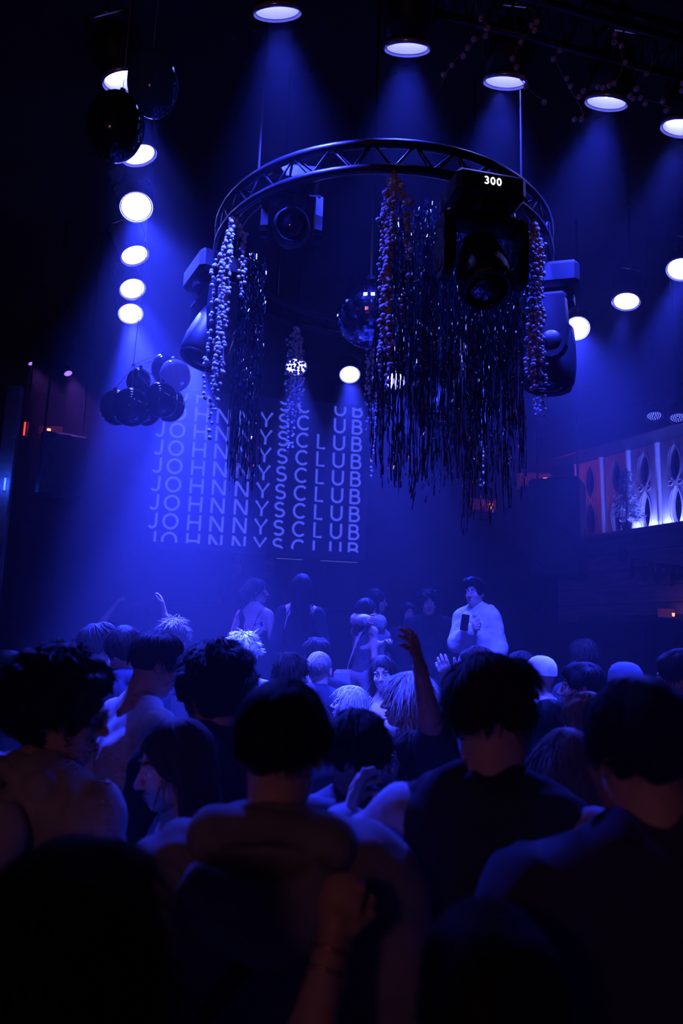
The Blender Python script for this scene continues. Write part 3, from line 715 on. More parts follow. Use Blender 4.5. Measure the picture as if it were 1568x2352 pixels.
for i, u in enumerate((0.12, 0.3, 0.42, 0.55, 0.7, 0.85)):
    p = pa + dd * u + Vector((0, rng.uniform(0, .2), -0.02)); g = empty('bead_string', p)
    n = 14; pts = [Vector((0.16 * math.sin(i * 2 + k * 0.35) * k / n, 0.1 * math.cos(i + k * 0.4) * k / n, -0.03 * k)) for k in range(n + 1)]
    MB().tube(pts, 0.002, 4).build('strand', 'cord', g)
    for k in range(2, n + 1, 1):
        if rng.random() < 0.7: b = link('bead', bead_me[3], g); b.location = pts[k] + Vector((rng.gauss(0, .01), rng.gauss(0, .01), 0))
    tag(g, 'short string of pompoms looped over the ceiling truss', 'bead string', 'bead strings on the ceiling truss')

# blue tube on a post by the side wall
p = at(5, 1112, 7.2); o = empty('blue_tube_lamp', p)
MB().box((0, 0.05, -p.z / 2 + 0.5), (0.14, 0.08, p.z + 1.0), None, 0.01).build('post', 'wood', o)
MB().tube([(0.03, -0.01, -0.06), (0.03, -0.01, 0.06)], 0.010, 8).build('tube', mat('blue_tube', (.3, .3, .5), .4, 0, (0.05, 0.12, 1.0), 3.0), o, True)
L = bpy.data.lights.new('tube_glow', 'POINT'); L.color = (0.02, 0.08, 1.0); L.energy = 3.0; L.shadow_soft_size = 0.05
l = bpy.data.objects.new('tube_glow', L); C.objects.link(l); l.parent = o; l.location = (0.05, -0.10, 0)
tag(o, 'blue tube lamp on a post at the side wall', 'lamp')

# ------------------------------------------------------------------ people: smooth implicit bodies meshed with surface nets
class Field:
    def __init__(s, lo, hi, h):
        s.lo = np.array(lo, float); s.h = h
        s.n = np.maximum(4, np.ceil((np.array(hi, float) - s.lo) / h).astype(int) + 1)
        s.ax = [s.lo[i] + h * np.arange(s.n[i]) for i in range(3)]
        s.f = np.full(s.n, 0.5)
    def _box(s, lo, hi):
        a = np.clip(np.floor((np.array(lo) - s.lo) / s.h).astype(int), 0, s.n); b = np.clip(np.ceil((np.array(hi) - s.lo) / s.h).astype(int) + 1, 0, s.n)
        if np.any(b <= a): return None
        sl = tuple(slice(a[i], b[i]) for i in range(3))
        g = np.stack(np.meshgrid(*[s.ax[i][sl[i]] for i in range(3)], indexing='ij'), -1)
        return sl, g
    def _op(s, sl, d, k, op):
        f = s.f[sl]
        if op == 'u':
            h = np.clip(0.5 + 0.5 * (f - d) / k, 0, 1); s.f[sl] = f + (d - f) * h - k * h * (1 - h)
        elif op == 's':
            h = np.clip(0.5 - 0.5 * (f + d) / k, 0, 1); s.f[sl] = f + (-d - f) * h + k * h * (1 - h)
        else: s.f[sl] = np.maximum(f, d)
    def cap(s, a, b, ra, rb, k=0.03, op='u', sq=1.0):
        a = np.array(a, float); b = np.array(b, float); r = max(ra, rb) + k + 2.5 * s.h
        q = s._box(np.minimum(a, b) - r, np.maximum(a, b) + r)
        if q is None: return
        sl, g = q; ab = b - a; w = np.array((1.0, sq, 1.0)); l2 = (ab * w * ab * w).sum() + 1e-12
        pa = (g - a) * w; t = np.clip((pa @ (ab * w)) / l2, 0, 1)
        d = np.sqrt(((pa - t[..., None] * (ab * w)) ** 2).sum(-1)) - (ra + (rb - ra) * t)
        s._op(sl, d, k, op)
    def ell(s, c, r, k=0.02, op='u', rot=None):
        c = np.array(c, float); r = np.array(r, float); m = r.max() + k + 2.5 * s.h if rot is not None else r + k + 2.5 * s.h
        q = s._box(c - m, c + m)
        if q is None: return
        sl, g = q; p = g - c
        if rot is not None: p = p @ np.array(rot)
        k0 = np.sqrt(((p / r) ** 2).sum(-1)); k1 = np.sqrt(((p / (r * r)) ** 2).sum(-1)) + 1e-9
        s._op(sl, k0 * (k0 - 1) / k1, k, op)
    def plane(s, p, n):
        """keep the side that n points away from"""
        g = np.stack(np.meshgrid(*s.ax, indexing='ij'), -1); n = np.array(n, float); n /= np.linalg.norm(n)
        s.f = np.maximum(s.f, (g - np.array(p, float)) @ n)
    def noise(s, amp, freq, seed=0, n=5, stretch=(1, 1, 1)):
        r = np.random.RandomState(seed); g = np.stack(np.meshgrid(*s.ax, indexing='ij'), -1); o = np.zeros(s.n)
        for i in range(n):
            d = r.normal(size=3) * np.array(stretch); d *= freq * r.uniform(0.6, 1.5) / np.linalg.norm(d)
            o += np.sin(g @ d + r.uniform(0, 6.28) + 1.3 * np.sin(g @ (d[[1, 2, 0]] * 0.7) + r.uniform(0, 6)))
        s.f += amp * o / math.sqrt(n)
    def folds(s, amp, freq, seed):
        """sharp-bottomed creases"""
        r = np.random.RandomState(seed); g = np.stack(np.meshgrid(*s.ax, indexing='ij'), -1)
        for i in range(3):
            d = r.normal(size=3); d *= freq / np.linalg.norm(d); e = r.normal(size=3) * freq * 0.35
            w = np.abs(np.sin(g @ d + 1.6 * np.sin(g @ e + r.uniform(0, 6)) + r.uniform(0, 6)))
            m = 0.5 + 0.5 * np.sin(g @ (r.normal(size=3) * freq * 0.2) + r.uniform(0, 6)); s.f += amp * (1 - w) ** 3 * m
    def mesh(s):
        f = s.f; f[0], f[-1] = 1, 1; f[:, 0], f[:, -1] = 1, 1; f[:, :, 0], f[:, :, -1] = 1, 1
        ins = f < 0; n = s.n - 1
        cnt = np.zeros(n, int); pos = np.zeros((*n, 3))
        def cs(A, dx, dy, dz): return A[dx:dx + n[0], dy:dy + n[1], dz:dz + n[2]]
        corner = [(x, y, z) for x in (0, 1) for y in (0, 1) for z in (0, 1)]
        act = np.zeros(n, bool); tot = np.zeros(n, int)
        for c in corner: tot += cs(ins, *c)
        act = (tot > 0) & (tot < 8); I = np.argwhere(act)
        if len(I) == 0: return np.zeros((0, 3)), np.zeros((0, 4), int)
        val = np.stack([f[I[:, 0] + c[0], I[:, 1] + c[1], I[:, 2] + c[2]] for c in corner], 1)
        P = np.zeros((len(I), 3)); W = np.zeros(len(I))
        for i in range(8):
            for a in range(3):
                if corner[i][a] == 0:
                    c2 = list(corner[i]); c2[a] = 1; j = corner.index(tuple(c2)); va, vb = val[:, i], val[:, j]
                    m = (va < 0) != (vb < 0); t = np.where(m, va / np.where(m, va - vb, 1), 0)
                    q = np.tile(np.array(corner[i], float), (len(I), 1)); q[:, a] += t; P[m] += q[m]; W[m] += 1
        V = (I + P / W[:, None]) * s.h + s.lo
        idx = np.full(n, -1); idx[act] = np.arange(len(I)); Q = []
        for a in range(3):
            b, c = (a + 1) % 3, (a + 2) % 3
            A0 = [slice(None)] * 3; A1 = [slice(None)] * 3; A0[a] = slice(0, -1); A1[a] = slice(1, None)
            i0, i1 = ins[tuple(A0)], ins[tuple(A1)]
            E = np.argwhere(i0 != i1); E = E[(E[:, b] > 0) & (E[:, c] > 0) & (E[:, b] < n[b]) & (E[:, c] < n[c])]
            if len(E) == 0: continue
            fl = i0[E[:, 0], E[:, 1], E[:, 2]]
            def at_(db, dc):
                q = E.copy(); q[:, b] -= db; q[:, c] -= dc; return idx[q[:, 0], q[:, 1], q[:, 2]]
            q = np.stack([at_(1, 1), at_(0, 1), at_(0, 0), at_(1, 0)], 1); q[~fl] = q[~fl][:, ::-1]; Q.append(q)
        return V, np.concatenate(Q) if Q else np.zeros((0, 4), int)
def np_mesh(name, parts, smooth=True):
    """parts: (verts, quads) arrays joined into one mesh"""
    V = np.concatenate([p[0] for p in parts]); o = 0; Fs = []
    for v, q in parts: Fs.append(np.asarray(q, int) + o); o += len(v)
    Fq = np.concatenate(Fs); me = bpy.data.meshes.new(name)
    me.vertices.add(len(V)); me.vertices.foreach_set('co', V.astype(np.float32).ravel())
    me.loops.add(len(Fq) * 4); me.loops.foreach_set('vertex_index', Fq.astype(np.int32).ravel())
    me.polygons.add(len(Fq)); me.polygons.foreach_set('loop_start', np.arange(0, len(Fq) * 4, 4, dtype=np.int32))
    if smooth: me.polygons.foreach_set('use_smooth', np.ones(len(Fq), bool))
    me.update(calc_edges=True); me.validate(); return me
def vnormals(V, Q):
    N = np.zeros_like(V); c = np.cross(V[Q[:, 2]] - V[Q[:, 0]], V[Q[:, 3]] - V[Q[:, 1]])
    for i in range(4): np.add.at(N, Q[:, i], c)
    return N / (np.linalg.norm(N, axis=1)[:, None] + 1e-12)

_cache = {}
def head_shape(fem, h=0.0048):
    key = ('head', fem, h)
    if key in _cache: return _cache[key]
    F_ = Field((-0.11, -0.13, -0.22), (0.11, 0.15, 0.14), h)
    F_.ell((0, -0.012, 0.030), (0.077, 0.096, 0.086), 0.02)
    F_.ell((0, 0.024, -0.035), (0.060, 0.064, 0.085), 0.03)
    F_.ell((0, 0.018, -0.070), (0.054 if not fem else 0.048, 0.060, 0.042), 0.03)
    F_.ell((0, 0.062, -0.098), (0.027 if not fem else 0.021, 0.023, 0.021), 0.025)
    for s in (-1, 1):
        F_.ell((s * 0.036, 0.064, -0.030), (0.024, 0.021, 0.022), 0.02)
        F_.ell((s * 0.030, 0.080, 0.021), (0.024, 0.012, 0.008 if not fem else 0.006), 0.015)
    for s in (-1, 1): F_.ell((s * 0.031, 0.101, -0.001), (0.018, 0.019, 0.012), 0.012, 's')
    F_.cap((0, 0.090, 0.006), (0, 0.112, -0.034), 0.0075, 0.0115, 0.012)
    for s in (-1, 1): F_.ell((s * 0.012, 0.098, -0.038), (0.009, 0.011, 0.008), 0.008)
    F_.ell((0, 0.088, -0.063), (0.022, 0.011, 0.006), 0.008); F_.ell((0, 0.087, -0.075), (0.019, 0.011, 0.0065), 0.008)
    F_.ell((0, 0.104, -0.0692), (0.020, 0.010, 0.0025), 0.006, 's')
    for s in (-1, 1):
        F_.ell((s * 0.079, -0.010, -0.006), (0.010, 0.020, 0.031), 0.006)
        F_.ell((s * 0.090, -0.006, -0.002), (0.007, 0.011, 0.018), 0.004, 's')
    nr = 0.054 if not fem else 0.046
    F_.cap((0, -0.018, -0.05), (0, -0.034, -0.20), nr, nr + 0.004, 0.03)
    _cache[key] = F_.mesh(); return _cache[key]
def hair_shape(style, seed, h=0.006):
    """head-local; returns (verts, quads)"""
    key = ('hair', style, seed, h)
    if key in _cache: return _cache[key]
    low = {'long': -0.40, 'shoulder': -0.24, 'bob': -0.16, 'pony': -0.30}.get(style, -0.12)
    F_ = Field((-0.15, -0.19, low - 0.03), (0.15, 0.15, 0.20), h)
    g = {'buzz': 0.003, 'short': 0.012, 'crop': 0.016, 'curly': 0.034, 'afro': 0.042, 'quiff': 0.018, 'spiky': 0.02, 'cap': 0.0, 'bun': 0.010}.get(style, 0.012)
    if style in ('short', 'crop', 'quiff', 'spiky'):
        F_.ell((0, -0.014, 0.030), (0.0825, 0.1015, 0.090), 0.02); F_.ell((0, -0.004, 0.058), (0.070 + g * 0.7, 0.088 + g * 0.8, 0.060 + g * 1.2), 0.04)
    else: F_.ell((0, -0.016, 0.034), (0.079 + g, 0.098 + g, 0.088 + g * 1.1), 0.02)
    if style in ('curly', 'afro'):
        r = random.Random(seed)
        for i in range(26):
            th = r.uniform(0, 6.28); u = r.uniform(-0.1, 1); rr = 0.035 + r.uniform(-.008, .01)
            s_ = math.sqrt(max(0, 1 - u * u)); F_.ell((0.085 * s_ * math.cos(th), -0.02 + 0.10 * s_ * math.sin(th), 0.045 + 0.09 * u), (rr, rr, rr), 0.012)
        F_.ell((0, 0.07, 0.09), (0.065, 0.04, 0.035), 0.02)
    if style == 'quiff': F_.ell((0.015, 0.06, 0.105), (0.065, 0.045, 0.032), 0.03)
    if style in ('long', 'shoulder', 'bob', 'pony'):
        F_.ell((0, -0.045, 0.0), (0.088, 0.075, 0.09), 0.03)
    if style in ('long', 'shoulder', 'bob'):
        for s in (-1, 1): F_.cap((s * 0.070, -0.012, 0.03), (s * (0.105 if style == 'long' else 0.088), -0.01 + (0.015 if style == 'long' else 0), low), 0.030, 0.030, 0.03)
        F_.cap((0, -0.075, 0.0), (0, -0.085, low + 0.02), 0.085, 0.095, 0.03, sq=1.9)
        F_.ell((0, -0.06, -0.05), (0.085, 0.055, 0.09), 0.03)
    if style == 'pony':
        F_.cap((0, -0.115, 0.03), (0, -0.14, -0.02), 0.03, 0.035, 0.02); F_.cap((0, -0.14, -0.02), (0, -0.12, low), 0.035, 0.018, 0.02)
    if style == 'bun': F_.ell((0, -0.085, 0.085), (0.05, 0.045, 0.045), 0.015)
    # face opening
    F_.ell((0, 0.108, -0.050), (0.074, 0.092, 0.116), 0.012, 's')
    if style in ('buzz', 'short', 'crop', 'quiff', 'spiky', 'curly', 'afro', 'bun'):
        for s in (-1, 1): F_.ell((s * 0.085, 0.030, -0.075), (0.035, 0.065, 0.065), 0.012, 's')   # round the ears and jaw
        cutz = -0.075 if style in ('curly', 'afro') else -0.055
        F_.plane((0, 0, cutz), (0, 0.35, -1))
        if style not in ('curly', 'afro'): F_.ell((0, -0.07, -0.12), (0.09, 0.06, 0.06), 0.02, 's')
    amp = {'curly': 0.006, 'afro': 0.006, 'spiky': 0.008, 'quiff': 0.005, 'crop': 0.006, 'short': 0.0045}.get(style, 0.003)
    F_.noise(amp, {'curly': 70, 'afro': 75, 'spiky': 80}.get(style, 55), seed, 6, (1, 1, 0.5) if style in ('long', 'shoulder', 'bob', 'pony', 'short', 'crop') else (1, 1, 1))
    _cache[key] = F_.mesh(); return _cache[key]
def strands(V, Q, n, length, seed, width=0.0011, lift=0.3, down=1.0, zmin=-9):
    """thin hair blades over a hair surface, combed down from the crown"""
    r = np.random.RandomState(seed); N = vnormals(V, Q); i = r.choice(np.flatnonzero((V[:, 2] > zmin) & ((V[:, 1] < 0.045) | (V[:, 2] > 0.10))), n); P, Nn = V[i], N[i]
    fl = np.stack([P[:, 0] * 1.2, (P[:, 1] + 0.03) * 1.0, np.full(n, -0.06 * down)], 1) + r.normal(size=(n, 3)) * 0.02
    T = fl - (fl * Nn).sum(1)[:, None] * Nn; T /= np.linalg.norm(T, axis=1)[:, None] + 1e-9
    S = np.cross(Nn, T); L = length * r.uniform(0.5, 1.2, n)[:, None]; L = np.minimum(L, np.maximum(0.004, (P[:, 2:3] - V[:, 2].min()) * 0.7)); w = width * r.uniform(0.6, 1.5, n)[:, None]
    vs = []
    for u, ww in ((0, 1), (0.35, 1), (0.7, 0.8), (1.0, 0.15)):
        c = P + T * L * u + Nn * (0.001 + lift * L * u * (1 - 0.55 * u)) * 0.5 + np.array((0, 0, -1)) * L * 0.35 * u * u * down
        vs += [c - S * w * ww, c + S * w * ww]
    VV = np.stack(vs, 1).reshape(-1, 3); b = np.arange(n)[:, None] * 8
    QQ = np.concatenate([b + np.array([[2 * k, 2 * k + 1, 2 * k + 3, 2 * k + 2]]) for k in range(3)])
    return VV, QQ
def hand_shape(pose):
    key = ('hand', pose)
    if key in _cache: return _cache[key]
    F_ = Field((-0.075, -0.04, -0.10), (0.085, 0.215, 0.06), 0.0036)
    F_.cap((0, -0.04, 0), (0, 0.02, 0), 0.026, 0.025, 0.015, sq=1.0)
    F_.ell((0, 0.052, 0), (0.040, 0.052, 0.0155), 0.015)
    curl = {'relaxed': (22, 30, 22), 'open': (4, 8, 6), 'grip': (55, 60, 40), 'fist': (82, 92, 60), 'reach': (14, 24, 20)}[pose]
    spread = {'open': 8, 'reach': 5}.get(pose, 2)
    for i, (x, L0) in enumerate(((0.030, 0.070), (0.010, 0.078), (-0.010, 0.073), (-0.029, 0.057))):
        p = np.array((x, 0.090 - 0.006 * (abs(i - 1.3)), 0.0)); a = 0.0; sd = math.radians((1.5 - i) * spread)
        for j, (fr, r0, r1) in enumerate(((0.46, 0.0094, 0.0086), (0.30, 0.0086, 0.0078), (0.24, 0.0078, 0.0066))):
            a += math.radians(curl[j] * (1 + 0.12 * (i - 1))); L = L0 * fr * 1.12
            q = p + np.array((math.sin(sd) * math.cos(a), math.cos(sd) * math.cos(a), -math.sin(a))) * L
            F_.cap(p, q, r0, r1, 0.004); p = q
    p = np.array((0.030, 0.020, -0.004))
    tl = {'open': ((0.75, 0.65, -0.1), (0.6, 0.8, -0.1), (0.5, 0.85, -0.1)), 'fist': ((0.5, 0.7, -0.5), (-0.1, 0.7, -0.7), (-0.7, 0.5, -0.5)),
          'grip': ((0.6, 0.6, -0.5), (0.2, 0.7, -0.7), (0.0, 0.7, -0.7))}.get(pose, ((0.65, 0.7, -0.3), (0.35, 0.9, -0.3), (0.2, 0.95, -0.3)))
    for d, L, r0, r1 in zip(tl, (0.042, 0.034, 0.028), (0.0135, 0.0105, 0.0092), (0.0105, 0.0092, 0.0076)):
        d = np.array(d) / np.linalg.norm(d); q = p + d * L; F_.cap(p, q, r0, r1, 0.008); p = q
    _cache[key] = F_.mesh(); return _cache[key]
def legs_shape(kind):
    key = ('legs', kind)
    if key in _cache: return _cache[key]
    F_ = Field((-0.24, -0.22, 0.02), (0.24, 0.22, 1.08), 0.022); e = 0.016
    F_.ell((0, -0.005, 0.94), (0.165 + e, 0.112 + e, 0.13), 0.04)
    for s in (-1, 1):
        F_.cap((s * 0.088, 0, 0.90), (s * 0.096, 0.012, 0.50), 0.088 + e, 0.062 + e, 0.03)
        F_.cap((s * 0.096, 0.012, 0.50), (s * 0.10, -0.01, 0.07), 0.062 + e, 0.050 + e, 0.02)
    F_.noise(0.004, 30, 3, 4, (1, 1, 2)); F_.plane((0, 0, 1.03), (0, 0, 1)); F_.plane((0, 0, 0.06), (0, 0, -1))
    _cache[key] = F_.mesh(); return _cache[key]
def shoe_shape():
    if 'shoe' in _cache: return _cache['shoe']
    F_ = Field((-0.07, -0.12, -0.01), (0.07, 0.22, 0.14), 0.012)
    F_.cap((0, -0.045, 0.055), (0.005, 0.13, 0.042), 0.046, 0.042, 0.02); F_.cap((0, -0.03, 0.06), (0, -0.03, 0.12), 0.045, 0.042, 0.02)
    F_.plane((0, 0, 0.002), (0, 0, -1)); F_.plane((0, 0, 0.115), (0, 0, 1)); _cache['shoe'] = F_.mesh(); return _cache['shoe']

SKIN = [noisy(mat('skin_light', (0.62, 0.42, 0.34), 0.5), 30, 0.06), noisy(mat('skin_tan', (0.46, 0.29, 0.21), 0.5), 30, 0.06), noisy(mat('skin_pale', (0.72, 0.54, 0.47), 0.5), 30, 0.05)]
def hairmat(name, col): return noisy(mat(name, col, 0.65, 0, None, 1, Specular_IOR_Level=0.12), 26, 0.55, 0, None, (3, 3, 0.5), 4)
HAIR = {'black': hairmat('hair_black', (0.010, 0.009, 0.011)), 'dark': hairmat('hair_dark_brown', (0.030, 0.022, 0.02)), 'brown': hairmat('hair_brown', (0.13, 0.09, 0.075)),
        'fair': hairmat('hair_fair', (0.30, 0.24, 0.21)), 'blond': hairmat('hair_blond', (0.74, 0.68, 0.62))}
_cloth = {}
def cloth(col, name=None):
    k = tuple(col)
    if k not in _cloth:
        _cloth[k] = noisy(mat(name or 'fabric_%d' % len(_cloth), col, 0.9, 0, None, 1, Specular_IOR_Level=0.15), 18, 0.12, 0.5, 14)
    return _cloth[k]
def plaid():
    m = mat('plaid_shirt', (0.7, 0.7, 0.72), 0.8); nt = m.node_tree; b = nt.nodes['Principled BSDF']
    tc = nt.nodes.new('ShaderNodeTexCoord'); sp = nt.nodes.new('ShaderNodeSeparateXYZ'); nt.links.new(tc.outputs['Object'], sp.inputs[0]); acc = None
    for ax, fr in (('X', 150), ('Z', 150)):
        mu = nt.nodes.new('ShaderNodeMath'); mu.operation = 'MULTIPLY'; mu.inputs[1].default_value = fr; nt.links.new(sp.outputs[ax], mu.inputs[0])
        sn = nt.nodes.new('ShaderNodeMath'); sn.operation = 'SINE'; nt.links.new(mu.outputs[0], sn.inputs[0])
        gt = nt.nodes.new('ShaderNodeMath'); gt.operation = 'GREATER_THAN'; gt.inputs[1].default_value = 0.1; nt.links.new(sn.outputs[0], gt.inputs[0])
        if acc is None: acc = gt
        else:
            ad = nt.nodes.new('ShaderNodeMath'); ad.operation = 'ADD'; nt.links.new(acc.outputs[0], ad.inputs[0]); nt.links.new(gt.outputs[0], ad.inputs[1]); acc = ad
    hf = nt.nodes.new('ShaderNodeMath'); hf.operation = 'MULTIPLY'; hf.inputs[1].default_value = 0.5; nt.links.new(acc.outputs[0], hf.inputs[0])
    r = nt.nodes.new('ShaderNodeValToRGB'); r.color_ramp.elements[0].color = (0.8, 0.8, 0.82, 1); r.color_ramp.elements[1].color = (0.16, 0.17, 0.2, 1)
    nt.links.new(hf.outputs[0], r.inputs[0]); nt.links.new(r.outputs[0], b.inputs['Base Color']); return m
M['plaid'] = plaid()
M['eye'] = mat('eye_white', (0.8, 0.8, 0.8), 0.2); M['iris'] = mat('eye_iris', (0.015, 0.012, 0.01), 0.1); M['lip'] = mat('lips', (0.40, 0.13, 0.13), 0.4)
M['gold'] = mat('gold', (0.9, 0.55, 0.2), 0.2, 1.0); M['silver'] = mat('silver', (0.85, 0.85, 0.88), 0.15, 1.0)
eye_me = MB().ball((0, 0, 0), 0.0125, 12, 8).mesh('eye', True); eye_me.materials.append(M['eye'])
iris_me = MB().ball((0, 0.0078, 0), (0.0062, 0.0058, 0.0062), 10, 6).mesh('iris', True); iris_me.materials.append(M['iris'])
lip_mb = MB()
for z0, w0, r0 in ((-0.0635, 0.021, 0.0050), (-0.0745, 0.019, 0.0058)):
    lip_mb.tube([(w0 * t_, 0.0965 - 0.014 * t_ * t_ , z0 + (0.004 * t_ * t_ if z0 < -0.07 else 0.001 * (1 - abs(t_)) )) for t_ in np.linspace(-1, 1, 9)], [r0 * (1 - 0.75 * abs(t_) ** 2) for t_ in np.linspace(-1, 1, 9)], 8)
lip_me = lip_mb.mesh('lips', True); lip_me.materials.append(M['lip'])
def brow_mesh(hm):
    k = ('brow', hm.name)
    if k not in _cache:
        out = []
        for s in (-1, 1):
            me = MB().tube([(s * (0.012 + 0.036 * t_), 0.093 - 0.022 * t_ * t_, 0.022 + 0.010 * math.sin(t_ * 2.3)) for t_ in np.linspace(0, 1, 7)], [0.0022, 0.0034, 0.0036, 0.0034, 0.003, 0.0022, 0.001], 6).mesh('eyebrow', True)
            me.materials.append(hm); out.append(me)
        _cache[k] = out
    return _cache[k]

LOG = []
def person(px, py, d, yaw, label, hair=('short', 'dark'), top='tee', col=(0.1, 0.1, 0.12), legs=(0.04, 0.045, 0.06), fem=False, skin=0, floor=0.0,
           hyaw=0, pitch=0, roll=0, lean=(0, 0), arms=(None, None), hands=('relaxed', 'relaxed'), palms=(None, None), face=False, group='dancers', res=0.016,
           wr=0.006, seed=None, nstr=260, sleeve=None, sleeve_col=None, hres=0.006, wide=1.0, hs=1.0, bare=(False, False), fold=None, shw=None):
    """px, py, d: where the middle of the head is seen and how far away; yaw 0 = back to the lens, 180 = facing it"""
    fold = fold if fold is not None else max(0.005, wr * 1.0)
    hc = at(px, py, d); seed = seed if seed is not None else int(px * 7 + py)
    s = (hc.z - floor) / 1.635; Rb = Matrix.Rotation(R(yaw), 3, 'Z')
    hl = Vector((lean[0], 0.012 + lean[1], 1.635)) * s                        # head centre in body space
    base = hc - Rb @ hl; base.z = floor
    LOG.append((label, round(s * 1.75, 2)))
    o = empty('person', base, Rb); inv = o.matrix_world.inverted()
    def L(x, y, z): t_ = max(0, (z - 1.0) / 0.635); return np.array((x * wide + lean[0] * t_, y + lean[1] * t_, z)) * s
    sw = shw or (0.185 if not fem else 0.158)
    # arms by two-bone reach
    A_ = []
    for i, sd in enumerate((-1, 1)):                                          # 0 = the person's own left-hand side (-x), 1 = +x
        sh = L(sd * sw, -0.012, 1.405 if not fem else 1.395); a = arms[i]; l1, l2 = 0.285 * s, 0.255 * s; hint = Vector((sd * 0.4, -0.8, -0.5))
        if a is None: w = L(sd * (sw + 0.07), 0.07, 0.90)
        else:
            w = np.array(inv @ a[0]) if isinstance(a[0], Vector) else L(*a[0])
            if len(a) > 1: hint = Vector(a[1])
        D = w - sh; dist = np.linalg.norm(D); dn = D / dist; dist = min(dist, (l1 + l2) * 0.999); w = sh + dn * dist
        ca = (l1 * l1 + dist * dist - l2 * l2) / (2 * l1 * dist); ca = max(-1, min(1, ca)); hx = np.array(hint); hx = hx - dn * (hx @ dn); hx /= np.linalg.norm(hx) + 1e-9
        e = sh + dn * l1 * ca + hx * l1 * math.sqrt(1 - ca * ca); A_.append((sh, e, w))
    lo = np.min([np.min(a, 0) for a in A_] + [L(-0.26, -0.2, 0.82)], 0) - 0.09 * s; hi = np.max([np.max(a, 0) for a in A_] + [L(0.26, 0.2, 1.60)], 0) + 0.09 * s
    def torso(F_, e, k=0.04):
        sw_ = sw - 0.03
        F_.ell(L(0, -0.005, 0.95), np.array(((0.160 + e) * wide, 0.110 + e, 0.14)) * s, k)
        F_.cap(L(0, 0, 1.0), L(0, 0.0, 1.18), (0.122 + e) * s, (0.128 + e) * s, k, sq=1.28)
        F_.ell(L(0, 0.0, 1.27), np.array(((0.163 if not fem else 0.142) * wide + e, 0.112 + e, 0.175 + e * 0.5)) * s, k)
        if fem:
            for sd in (-1, 1): F_.ell(L(sd * 0.065, 0.085, 1.27), np.array((0.062 + e * .7, 0.055 + e * .7, 0.058 + e * .7)) * s, 0.03)
        F_.cap(L(-sw_, -0.012, 1.40), L(sw_, -0.012, 1.40), (0.056 + e) * s, (0.056 + e) * s, k)
        for sd in (-1, 1): F_.cap(L(sd * 0.11, -0.018, 1.42), L(sd * 0.02, -0.022, 1.49), (0.044 + e) * s, (0.05 + e * 0.6) * s, k)
    # --- body: torso, neck and arms in one field, then head and hands on the same surface
    B_ = Field(lo, hi, res * s); torso(B_, 0.0); nb = np.array(hl) ; hr = Matrix.Rotation(R(hyaw), 3, 'Z') @ Matrix.Rotation(R(-pitch), 3, 'X') @ Matrix.Rotation(R(roll), 3, 'Y')
    hrn = np.array(hr); nk = nb + hrn @ np.array((0, -0.028, -0.15)) * s * hs
    B_.cap(L(0, -0.02, 1.44), nk, 0.056 * s, (0.050 if not fem else 0.042) * s, 0.03)
    hand_parts = []
    for i, (sh, e, w) in enumerate(A_):
        th = 0.86 if fem else 1.0
        B_.cap(sh, e, 0.054 * s * th, 0.041 * s * th, 0.03); B_.cap(e, e + (w - e) * 0.35, 0.041 * s * th, 0.041 * s * th, 0.02); B_.cap(e + (w - e) * 0.35, w, 0.041 * s * th, 0.027 * s * th, 0.02)
        Hv, Hq = hand_shape(hands[i]); y = (w - e) / np.linalg.norm(w - e); sd = (-1, 1)[i]
        pn = np.array(palms[i]) if palms[i] is not None else np.array((-sd * 1.0, 0.15, 0.05))        # the way the palm faces, body space
        z = -(pn - y * (pn @ y)); z /= np.linalg.norm(z) + 1e-9; x = np.cross(y, z)
        Mx = np.stack((x, y, z), 1); V = Hv.copy(); q = Hq
        # the thumb points along +x of the hand frame; a left hand is the mirror image
        if i == 1: V[:, 0] *= -1; q = Hq[:, ::-1]

        sc_ = s * (0.92 if fem else 1.0); hand_parts.append(((V * sc_) @ Mx.T + w, q))
    Hv, Hq = head_shape(fem, 0.0042 if face else 0.0055); hvw = (Hv * s * hs) @ hrn.T + nb
    body = link('body', np_mesh('body', [B_.mesh(), (hvw, Hq)] + hand_parts), o, SKIN[skin])
    Mh = Matrix.Translation(hl) @ hr.to_4x4() @ Matrix.Scale(s * hs, 4)
    if face:
        for sd in (-1, 1):
            ey = link('eye', eye_me, o); ey.matrix_local = Mh @ Matrix.Translation((sd * 0.031, 0.0765, -0.001)); link('iris', iris_me, ey)
        lp = link('lips', lip_me, o); lp.matrix_local = Mh
        for me in brow_mesh(HAIR['dark' if hair[1] in ('black', 'dark', 'blond') else 'brown']): bw = link('eyebrow', me, o); bw.matrix_local = Mh
    # --- hair
    if hair[0]:
        Vh, Qh = hair_shape(hair[0], seed % 5, hres); st_ = []
        if nstr: 
            ln = {'buzz': 0.010, 'short': 0.032, 'crop': 0.042, 'spiky': 0.05, 'curly': 0.03, 'afro': 0.03, 'quiff': 0.045}.get(hair[0], 0.10)
            lift = {'spiky': 1.2, 'curly': 0.8, 'afro': 0.8, 'quiff': 0.6, 'crop': 0.8, 'short': 0.5, 'buzz': 0.8}.get(hair[0], 0.25)
            st_ = [strands(Vh, Qh, int(nstr * 1.6), ln, seed, 0.0021, lift, 0.2 if hair[0] in ('spiky', 'curly', 'afro') else 1.0, 0.0 if hair[0] in ('short', 'crop', 'quiff', 'spiky') else -9)]
        ho = link('hair', np_mesh('hair', [(Vh, Qh)] + st_), o, HAIR[hair[1]]); ho.matrix_local = Mh
